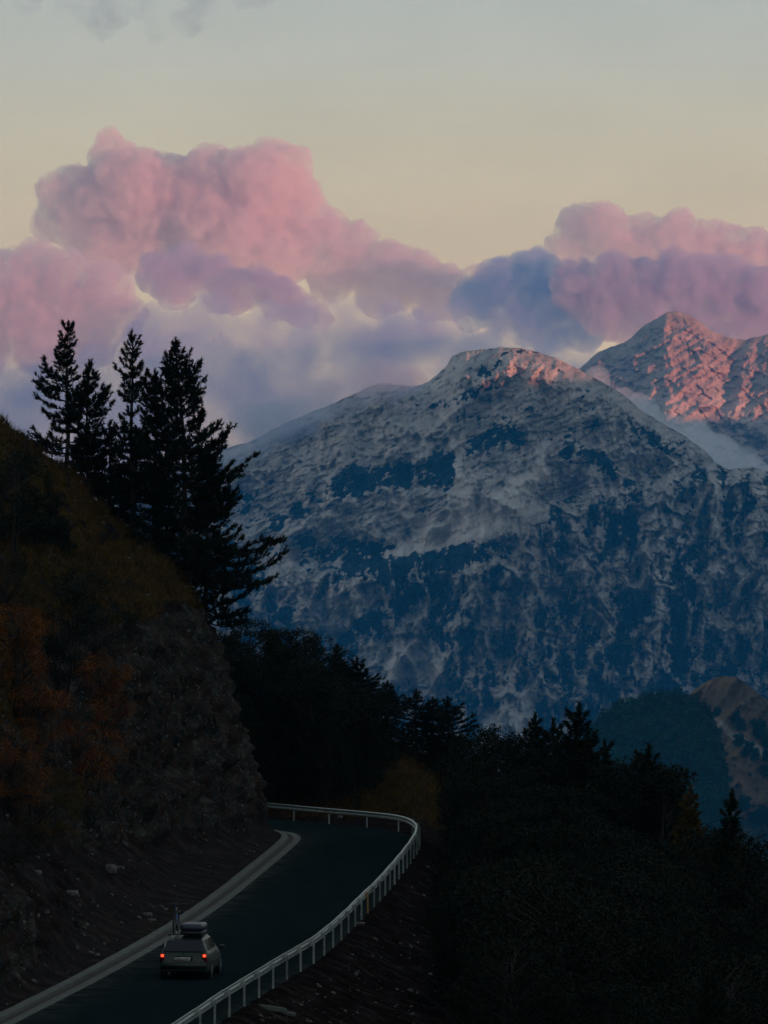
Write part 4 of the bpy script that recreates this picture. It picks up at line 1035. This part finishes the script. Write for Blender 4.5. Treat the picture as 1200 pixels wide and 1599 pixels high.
def quadpatch(name, pts, mat, parent=None, thick=.006, sub=None):
    """thin panel from corner points, given real thickness along its normal"""
    p = np.array(pts, float); n_ = np.cross(p[1] - p[0], p[-1] - p[0]); n_ /= np.linalg.norm(n_)
    bm = bmesh.new(); a = [bm.verts.new(q + n_ * thick) for q in p]; b = [bm.verts.new(q - n_ * thick) for q in p]
    bm.faces.new(a); bm.faces.new(b[::-1]); L_ = len(p)
    for i in range(L_): bm.faces.new([a[(i + 1) % L_], a[i], b[i], b[(i + 1) % L_]])
    bmesh.ops.recalc_face_normals(bm, faces=bm.faces)
    me = bpy.data.meshes.new(name); bm.to_mesh(me); bm.free(); return link(name, me, mat, parent or car)
def boxp(name, c, s, mat, parent=None, bev=.01, rot=None):
    bm = bmesh.new(); bmesh.ops.create_cube(bm, size=1)
    for v in bm.verts: v.co = Vector((v.co.x * s[0], v.co.y * s[1], v.co.z * s[2]))
    if bev: bmesh.ops.bevel(bm, geom=bm.edges[:], offset=min(bev, min(s) * .4), segments=2, affect='EDGES')
    if rot is not None: bmesh.ops.rotate(bm, verts=bm.verts, matrix=rot)
    for v in bm.verts: v.co += Vector(c)
    me = bpy.data.meshes.new(name); bm.to_mesh(me); bm.free(); me.polygons.foreach_set('use_smooth', np.ones(len(me.polygons), bool))
    return link(name, me, mat, parent or car)
# rear window on the sloping hatch
quadpatch('rear_window', [(-.71, .150, .985), (.71, .150, .985), (.61, .435, 1.325), (.595, .455, 1.345), (-.595, .455, 1.345), (-.61, .435, 1.325)], tgl.m, thick=.012)
boxp('rear_wiper', (.12, .185, 1.045), (.36, .012, .016), tbk.m, bev=.003)
def sidepane(name, y0, y1, mat, z0=.985, z1=1.345, slant0=0, slant1=0):
    for sg in (-1, 1):
        def X(y, z):
            P_ = section(y); a, b = P_[5], P_[6]; t = (z - a[1]) / max(.01, b[1] - a[1]); return sg * (a[0] + (b[0] - a[0]) * t + .012)
        ys_ = [(y0, z0), (y1, z0), (y1 - slant1, z1), (y0 + slant0, z1)]
        pts = [(X(a, b), a, b) for a, b in ys_]
        quadpatch(name, pts if sg > 0 else pts[::-1], mat, thick=.005)
sidepane('side_window', .55, 1.15, tgs.m, slant0=.22)
sidepane('side_window', 1.27, 2.02, tgs.m)
sidepane('side_window', 2.10, 3.05, tgs.m, slant1=.30)
quadpatch('windscreen', [(-.66, 3.50, .955), (.66, 3.50, .955), (.56, 2.93, 1.36), (-.56, 2.93, 1.36)][::-1], tgl.m, thick=.012)
# tail: bumper, lamps, plate, badge, handle strip
boxp('rear_bumper', (0, .005, .50), (1.62, .16, .26), tp.m, bev=.05)
boxp('bumper_strip', (0, -.075, .50), (1.50, .02, .045), tbk.m, bev=.006)
for sg in (-1, 1):
    tl = boxp('tail_light', (sg * .735, .075, .775), (.17, .14, .30), tlr.m, bev=.02)
    boxp('brake_lamp', (sg * .735, -.002, .850), (.12, .014, .10), tlit.m, tl, bev=.006)
    bm = bmesh.new(); bmesh.ops.create_uvsphere(bm, u_segments=16, v_segments=8, radius=.042)
    for v in bm.verts: v.co = Vector((v.co.x + sg * .735, v.co.y * .3 - .010, v.co.z + .850))
    me = bpy.data.meshes.new('bulb'); bm.to_mesh(me); bm.free(); link('bulb', me, tlh.m, tl)
    boxp('mirror', (sg * 1.0, 3.02, .99), (.20, .12, .14), tp.m, bev=.03)
    boxp('door_handle', (sg * .885, 1.42, .86), (.02, .17, .03), tch.m, bev=.006); boxp('door_handle', (sg * .885, 2.45, .85), (.02, .17, .03), tch.m, bev=.006)
    boxp('side_moulding', (sg * .879, 1.9, .60), (.012, 2.4, .045), tbk.m, bev=.003)
    boxp('roof_rail', (sg * .60, 1.45, 1.495), (.035, 1.75, .035), tbk.m, bev=.01)
npl = boxp('number_plate', (-.04, -.002, .735), (.56, .02, .125), tpl.m, bev=.004)
boxp('plate_recess', (-.0, .012, .745), (.66, .03, .17), tbk.m, bev=.004)
cu = bpy.data.curves.new('plate_text', 'FONT'); cu.body = 'SLE 1179'; cu.size = .105; cu.extrude = .001; cu.align_x = 'CENTER'; cu.align_y = 'CENTER'
to = bpy.data.objects.new('plate_text', cu); col.objects.link(to)
dg = bpy.context.evaluated_depsgraph_get(); tme = bpy.data.meshes.new_from_object(to.evaluated_get(dg), depsgraph=dg); bpy.data.objects.remove(to)
tme.transform(Matrix.Translation((-.02, -.0145, .735)) @ Matrix.Rotation(R(90), 4, 'X')); link('plate_characters', tme, tbk.m, npl)
bm = bmesh.new(); bmesh.ops.create_cone(bm, cap_ends=True, segments=20, radius1=.04, radius2=.036, depth=.012)
bmesh.ops.rotate(bm, verts=bm.verts, matrix=Matrix.Rotation(R(90), 3, 'X'))
for v in bm.verts: v.co += Vector((0, .115, .915))
me = bpy.data.meshes.new('badge'); bm.to_mesh(me); bm.free(); link('badge', me, tch.m, car)
boxp('hatch_strip', (0.05, .055, .835), (.50, .02, .022), tp.m, bev=.005)
# exhaust, wheels
def cyl(name, c, r, wd, mat, parent, seg=28, axis='Y'):
    bm = bmesh.new(); bmesh.ops.create_cone(bm, cap_ends=True, segments=seg, radius1=r, radius2=r, depth=wd)
    bmesh.ops.bevel(bm, geom=[e for e in bm.edges if len(e.link_faces) == 2 and e.calc_face_angle() > 1], offset=min(.02, wd * .3), segments=2, affect='EDGES')
    bmesh.ops.rotate(bm, verts=bm.verts, matrix=Matrix.Rotation(R(90), 3, axis))
    for v in bm.verts: v.co += Vector(c)
    me = bpy.data.meshes.new(name); bm.to_mesh(me); bm.free(); me.polygons.foreach_set('use_smooth', np.zeros(len(me.polygons), bool)); return link(name, me, mat, parent)
cyl('exhaust_pipe', (-.5, .04, .25), .03, .2, tal.m, car, 16, 'X')
for y in (.95, 3.62):
    for sg in (-1, 1):
        cyl('wheel_arch', (sg * .80, y, .335), .365, .165, tbk.m, car)
        wh = cyl('wheel', (sg * .795, y, .315), .315, .19, trb.m, car)
        cyl('rim', (sg * .815, y, .315), .205, .165, tal.m, wh)
        for q in range(5):
            a = q * 2 * math.pi / 5; boxp('spoke', (sg * .902, y + .10 * math.cos(a), .315 + .10 * math.sin(a)), (.012, .20, .035), tal.m, wh, bev=.004, rot=Matrix.Rotation(a, 3, 'X'))
for y in (.85, 2.05): boxp('roof_bar', (0, y, 1.535), (1.30, .06, .03), tbk.m, bev=.008)
# roof box
rb = tag(bpy.data.objects.new('roof_box', None), 'dark glossy roof box strapped on the right half of the car roof', 'roof box'); col.objects.link(rb)
rb.matrix_world = car.matrix_basis if False else Matrix.Translation(car.location) @ Matrix.Rotation(-CAR_YAW, 4, 'Z') @ Matrix.Translation((.215, 1.50, 1.553))
def superbox(name, L_, Wd, Ht, z0, taper, mat, parent):
    V = []; nA = 48
    prof = [(0, 0.0), (.03, .93), (.10, 1.0), (.5, 1.0), (.8, .965), (.93, .88), (.985, .72), (1.0, .45)]
    for zt, sc in prof:
        for i in range(nA):
            a = 2 * math.pi * i / nA; ca_, sa = math.cos(a), math.sin(a)
            ex = .30; x = math.copysign(abs(ca_) ** ex, ca_) * Wd / 2 * sc; y = math.copysign(abs(sa) ** ex, sa) * L_ / 2 * (1 - (1 - sc) * .5)
            fr = max(0, y / (L_ / 2)); x *= 1 - taper * fr ** 2
            V.append((x, y, z0 + Ht * zt * (1 - .35 * fr ** 2)))
    V = np.array(V); f = []
    for r_ in range(len(prof) - 1):
        for i in range(nA): f.append([r_ * nA + i, r_ * nA + (i + 1) % nA, (r_ + 1) * nA + (i + 1) % nA, (r_ + 1) * nA + i])
    me = mesh_np(name, V, f, True); bm = bmesh.new(); bm.from_mesh(me); bm.verts.ensure_lookup_table()
    bm.faces.new([bm.verts[(len(prof) - 1) * nA + i] for i in range(nA)]); bm.faces.new([bm.verts[i] for i in range(nA)][::-1]); bm.to_mesh(me); bm.free()
    return link(name, me, mat, parent)
superbox('lid', 1.95, .84, .24, .13, .25, tbx.m, rb); superbox('base', 1.93, .825, .13, 0, .25, tbk.m, rb)
# bicycle standing upright in its carrier on the left half of the roof
bk_ = tag(bpy.data.objects.new('bicycle', None), 'black bicycle standing upright in a carrier on the left side of the car roof', 'bicycle'); col.objects.link(bk_)
bk_.matrix_world = Matrix.Translation(car.location) @ Matrix.Rotation(-CAR_YAW, 4, 'Z') @ Matrix.Translation((-.43, 1.45, 1.55))
tbf = NT('bicycle_frame_paint'); tbf.set(Base_Color=(.012, .016, .022), Roughness=.3)
tbl = NT('bicycle_blue_paint'); tbl.set(Base_Color=(.03, .10, .35), Roughness=.3)
def tubes(name, segs, mat, parent, sides=10):
    a = Acc()
    for p, r in segs: a.add(*tube_np(np.array(p, float), np.full(len(p), r), sides))
    return link(name, a.mesh(name, True), mat, parent)
def ring(c, r, rr, mat, name, parent):
    a = np.linspace(0, 2 * np.pi, 41); V = []
    for q in a[:-1]:
        for s_ in np.linspace(0, 2 * np.pi, 8, endpoint=False):
            V.append((c[0] + rr * math.cos(s_), c[1] + (r + rr * math.sin(s_)) * math.cos(q), c[2] + (r + rr * math.sin(s_)) * math.sin(q)))
    f = [[i * 8 + j, i * 8 + (j + 1) % 8, ((i + 1) % 40) * 8 + (j + 1) % 8, ((i + 1) % 40) * 8 + j] for i in range(40) for j in range(8)]
    return link(name, mesh_np(name, np.array(V), f, True), mat, parent)
WR, wb = .335, 1.04
fr_ = tubes('frame', [([(0, -wb / 2 + .0, WR), (0, -.12, .30)], .012), ([(0, -wb / 2, WR), (0, -.20, .80)], .010), ([(0, -.12, .30), (0, -.22, .86)], .016), ([(0, -.12, .30), (0, .36, .78)], .020), ([(0, -.20, .80), (0, .34, .86)], .016)], tbf.m, bk_)
tubes('fork', [([(.05, wb / 2, WR), (.05, .40, .70), (0, .37, .76), (-.05, .40, .70), (-.05, wb / 2, WR)], .013), ([(0, .37, .74), (0, .33, .94)], .017)], tbf.m, bk_)
tubes('handlebar', [([(-.31, .27, 1.00), (-.15, .31, .99), (0, .34, .96), (.15, .31, .99), (.31, .27, 1.00)], .014), ([(-.34, .26, 1.0), (-.22, .29, 1.0)], .020), ([(.22, .29, 1.0), (.34, .26, 1.0)], .020)], tbf.m, bk_)
tubes('seat_post', [([(0, -.22, .84), (0, -.25, 1.02)], .013)], tbl.m, bk_)
superbox_s = superbox('saddle', .27, .14, .05, 1.02, .7, tbk.m, bk_); superbox_s.location = (0, -.25, 0)
tubes('down_tube_sleeve', [([(0, .02, .44), (0, .20, .62)], .026)], tbl.m, bk_)
for nm_, yy in (('wheel', -wb / 2), ('wheel', wb / 2)):
    wl_ = ring((0, yy, WR), .31, .025, trb.m, nm_, bk_); ring((0, yy, WR), .285, .010, tal.m, 'rim', wl_)
    tubes('spokes', [([(0.02 * (-1) ** q, yy, WR), (0, yy + .28 * math.cos(q * .3927), WR + .28 * math.sin(q * .3927))], .0022) for q in range(16)], tal.m, wl_, 3)
tubes('crank', [([(.06, -.12, .30), (.08, -.12, .13)], .010), ([(-.06, -.12, .30), (-.08, -.12, .47)], .010), ([(.08, -.12, .13), (.17, -.12, .13)], .014), ([(-.08, -.12, .47), (-.17, -.12, .47)], .014)], tbk.m, bk_)
tubes('carrier', [([(0, -.75, .0), (0, .75, .0)], .022), ([(.10, -.1, .0), (.02, -.08, .42)], .012)], tal.m, bk_)
# ------------------------------------------------------------------ clouds
def icos(sub):
    bm = bmesh.new(); bmesh.ops.create_icosphere(bm, subdivisions=sub, radius=1.0)
    V = np.array([v.co[:] for v in bm.verts]); Fa = np.array([[v.index for v in f.verts] for f in bm.faces]); bm.free()
    return V, Fa
ICO3 = icos(3)
def volume_material(name, color, density, aniso=0.0):
    m = bpy.data.materials.new(name); m.use_nodes = True; n = m.node_tree.nodes
    n.remove(n['Principled BSDF'])
    v = n.new('ShaderNodeVolumePrincipled'); v.inputs['Color'].default_value = (*color, 1)
    v.inputs['Density'].default_value = density; v.inputs['Anisotropy'].default_value = aniso
    m.node_tree.links.new(v.outputs[0], n['Material Output'].inputs['Volume'])
    m.cycles.homogeneous_volume = True
    return m
def cloud_material(name, color, density, scale, lo, hi, aniso=.2, step=.06):
    m = bpy.data.materials.new(name); m.use_nodes = True; n = m.node_tree.nodes; l = m.node_tree.links
    n.remove(n['Principled BSDF'])
    v = n.new('ShaderNodeVolumePrincipled'); v.inputs['Color'].default_value = (*color, 1); v.inputs['Anisotropy'].default_value = aniso
    t = n.new('ShaderNodeTexCoord'); z = n.new('ShaderNodeTexNoise'); z.inputs['Scale'].default_value = scale
    z.inputs['Detail'].default_value = 6; z.inputs['Roughness'].default_value = .64; z.inputs['Distortion'].default_value = .4
    l.new(t.outputs['Object'], z.inputs['Vector'])
    r = n.new('ShaderNodeMapRange'); r.interpolation_type = 'SMOOTHSTEP'; l.new(z.outputs[0], r.inputs[0])
    r.inputs[1].default_value = lo; r.inputs[2].default_value = hi; r.inputs[3].default_value = 0; r.inputs[4].default_value = density
    l.new(r.outputs[0], v.inputs['Density']); l.new(v.outputs[0], n['Material Output'].inputs['Volume'])
    m.cycles.volume_step_rate = step
    return m
def cloud(name, D, lumps, mat, label, seed, voxel=7.5, depth=.9, amp=1.0, puffs=16, flat=.0, cat='cloud', group=None):
    """lumps: (px, py, radius px) in photograph pixels, given their own depth and thickness at distance D"""
    rng = np.random.default_rng(seed); k = D / F; S = []
    for px, py, r in lumps:
        yo = rng.uniform(-.35, .35) * r * k * depth
        c = np.array([wx(px, D), D + yo, wz(py, D)])
        S.append((c, r * k))
        for j in range(puffs):
            d = rng.normal(size=3); d[1] = -abs(d[1]) if rng.random() < .7 else d[1]; d[2] = abs(d[2]) * .9 if rng.random() < .65 else d[2]
            d /= np.linalg.norm(d)
            rr = r * k * rng.uniform(.15, .42)
            S.append((c + d * (r * k * .92 - rr * .35), rr))
    Vs, Fs, n = [], [], 0
    for c, r in S:
        Vs.append(ICO3[0] * r * np.array([1, 1, 1 - flat]) + c); Fs.append(ICO3[1] + n); n += len(ICO3[0])
    cen = np.concatenate(Vs).mean(0)
    me0 = mesh_np(name + '_src', np.concatenate(Vs) - cen, np.concatenate(Fs))
    o = bpy.data.objects.new(name, me0); col.objects.link(o)
    md = o.modifiers.new('r', 'REMESH'); md.mode = 'VOXEL'; md.voxel_size = voxel
    dg = bpy.context.evaluated_depsgraph_get(); dg.update()
    me = bpy.data.meshes.new_from_object(o.evaluated_get(dg), depsgraph=dg)
    o.data = me; bpy.data.meshes.remove(me0)
    N = len(me.vertices); V = np.empty(N * 3, np.float32); me.vertices.foreach_get('co', V); V = V.reshape(-1, 3).astype(float)
    Nn = np.empty(N * 3, np.float32); me.vertices.foreach_get('normal', Nn); Nn = Nn.reshape(-1, 3)
    P = V / k                                     # in photograph pixels
    d = fbm3(P[:, 0] / 70, P[:, 1] / 70, P[:, 2] / 70, 2, seed, kind='f') * 18 + 6
    d += fbm3(P[:, 0] / 30, P[:, 1] / 30, P[:, 2] / 30, 4, seed + 3, gain=.62, kind='b') * 9
    d += fbm3(P[:, 0] / 11, P[:, 1] / 11, P[:, 2] / 11, 2, seed + 9, gain=.6, kind='b') * 5.0
    V += Nn * (d * k * amp)[:, None]
    me.vertices.foreach_set('co', V.astype(np.float32).ravel()); me.update()
    dg.update()                                   # close the folds the displacement made
    me2 = bpy.data.meshes.new_from_object(o.evaluated_get(dg), depsgraph=dg)
    o.modifiers.clear(); o.data = me2; bpy.data.meshes.remove(me); me = me2
    me.polygons.foreach_set('use_smooth', np.ones(len(me.polygons), bool)); me.update()
    me.materials.clear(); me.materials.append(mat)
    o.location = cen; o.name = name
    tag(o, label, cat, group)
    return o
DC = 27000.0
vm = cloud_material('cloud_vapour', (.915, .865, .890), .030, .018, .30, .74)
vm2 = cloud_material('cloud_vapour_thin_shaded', (.68, .72, .90), .011, .0045, .28, .75)  # thin, with albedo darkened bluish to stand for the bank's shade
vm7 = cloud_material('cloud_vapour_half_shaded', (.78, .73, .83), .034, .016, .28, .76)  # mauve albedo puts half-shade into the colour of these clouds
vm5 = cloud_material('cloud_vapour_shaded', (.60, .68, .88), .024, .014, .22, .80)  # shaded look of the middle cloud painted in as darker, bluer albedo
vm3 = volume_material('mist_vapour', (.97, .98, 1.0), .012, .2)
cloud('cloud', DC, [(95, 312, 38), (80, 345, 30), (140, 330, 66), (180, 250, 36), (176, 226, 18), (215, 300, 66), (265, 290, 50), (235, 345, 80), (170, 375, 60), (320, 305, 66), (350, 350, 82), (405, 300, 72), (430, 250, 34), (455, 268, 30), (460, 320, 50), (490, 365, 48), (430, 390, 60), (300, 380, 60), (540, 400, 46), (520, 430, 40), (600, 425, 44), (650, 440, 40), (590, 460, 32), (700, 455, 42), (750, 452, 38), (670, 475, 26)], vm,
      'big pink lit cumulus heap, the highest and largest cloud at upper left', 11)
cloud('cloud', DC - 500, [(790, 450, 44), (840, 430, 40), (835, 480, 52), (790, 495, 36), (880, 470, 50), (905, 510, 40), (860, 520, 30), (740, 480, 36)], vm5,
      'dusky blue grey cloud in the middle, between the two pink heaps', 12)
cloud('cloud', DC + 1500, [(905, 352, 32), (935, 352, 30), (900, 385, 36), (960, 378, 42), (1010, 372, 34), (1060, 368, 34), (1050, 410, 50), (1110, 385, 38), (1170, 400, 42), (1230, 410, 44), (1140, 420, 50), (1290, 440, 50), (990, 405, 40)], vm,
      'pink cloud heap at upper right, rearmost above the far peak', 13)
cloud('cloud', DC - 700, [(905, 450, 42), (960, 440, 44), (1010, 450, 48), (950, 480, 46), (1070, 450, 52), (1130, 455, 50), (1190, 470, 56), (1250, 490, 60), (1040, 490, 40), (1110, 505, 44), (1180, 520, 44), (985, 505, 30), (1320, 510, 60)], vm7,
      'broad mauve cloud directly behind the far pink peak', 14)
cloud('cloud', DC - 1700, [(10, 430, 40), (55, 415, 36), (100, 425, 40), (30, 470, 60), (100, 470, 56), (160, 465, 48), (185, 495, 36), (60, 525, 56), (130, 525, 50), (-40, 480, 60), (-30, 540, 50)], vm,
      'rounded pinkish cloud at the left edge above the pine tops', 15)
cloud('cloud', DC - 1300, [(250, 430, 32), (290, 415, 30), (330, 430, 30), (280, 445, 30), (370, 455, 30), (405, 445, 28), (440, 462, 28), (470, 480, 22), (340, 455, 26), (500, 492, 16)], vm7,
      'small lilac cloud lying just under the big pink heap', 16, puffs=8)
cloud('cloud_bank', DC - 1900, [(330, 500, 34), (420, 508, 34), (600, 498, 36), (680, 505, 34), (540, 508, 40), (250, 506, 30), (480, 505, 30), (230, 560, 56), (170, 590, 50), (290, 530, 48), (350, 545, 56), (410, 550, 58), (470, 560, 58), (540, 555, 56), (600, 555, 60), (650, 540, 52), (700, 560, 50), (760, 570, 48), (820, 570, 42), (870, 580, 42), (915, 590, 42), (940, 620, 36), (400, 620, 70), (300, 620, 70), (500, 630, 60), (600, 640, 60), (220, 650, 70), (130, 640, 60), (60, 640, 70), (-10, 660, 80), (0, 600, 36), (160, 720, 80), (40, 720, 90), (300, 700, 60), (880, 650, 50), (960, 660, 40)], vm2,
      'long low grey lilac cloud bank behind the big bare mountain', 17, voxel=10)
vm4 = cloud_material('wisp_vapour', (.45, .66, .80), .0060, .006, .44, .70)
cloud('cloud_wisp', DC, [(30, -8, 26), (120, 10, 30), (170, 20, 34), (230, 5, 30), (290, 15, 26), (340, -5, 34), (140, 50, 16), (240, 45, 16), (400, -15, 20)], vm4,
      'faint dark blue wisp of cloud at the top left corner', 18, puffs=6, amp=1.4)
def mist(name, D, lumps, label, seed, mat=vm3, **kw):
    return cloud(name, D, lumps, mat, label, seed, **kw)
mist('mist', 14800.0, [(930, 600, 22), (965, 630, 26), (1000, 650, 28), (1040, 675, 30), (1080, 695, 34), (1120, 720, 36), (1160, 745, 36), (1200, 760, 34), (1010, 690, 30), (1060, 730, 40), (1250, 780, 40)],
     'pale blue mist filling the gap between bare mountain and far peak', 21, voxel=6, puffs=6)

vm6 = cloud_material('thin_mist_vapour', (.72, .78, .92), .022, .010, .30, .72)
mist('mist', 11860.0, [(360, 690, 40), (400, 668, 38), (440, 655, 34), (480, 635, 36), (520, 620, 32), (560, 604, 30), (600, 590, 28), (640, 592, 22), (430, 690, 30), (500, 655, 26), (560, 632, 20)],
     'thin grey veil of cloud lying over the left shoulder of the bare mountain', 22, mat=vm6, voxel=6, puffs=8)

# ------------------------------------------------------------------ haze
hz = bpy.data.materials.new('haze_air'); hz.use_nodes = True; hn = hz.node_tree.nodes
hn.remove(hn['Principled BSDF']); hv = hn.new('ShaderNodeVolumePrincipled')
hv.inputs['Color'].default_value = (.05, .43, 1.0, 1); hv.inputs['Density'].default_value = 2.6e-5; hv.inputs['Anisotropy'].default_value = 0.0
hz.node_tree.links.new(hv.outputs[0], hn['Material Output'].inputs['Volume']); hz.cycles.homogeneous_volume = True
bm = bmesh.new(); bmesh.ops.create_cube(bm, size=1)
x0, x1, y0_, y1_, z0, z1 = -9500, 9500, -6500, 24500, -800, 1060
for v in bm.verts:
    v.co = ((x0 + x1) / 2 + v.co.x * (x1 - x0), (y0_ + y1_) / 2 + v.co.y * (y1_ - y0_), (z0 + z1) / 2 + v.co.z * (z1 - z0))
hme = bpy.data.meshes.new('haze'); bm.to_mesh(hme); bm.free()
tag(link('haze', hme, hz), kind='stuff')
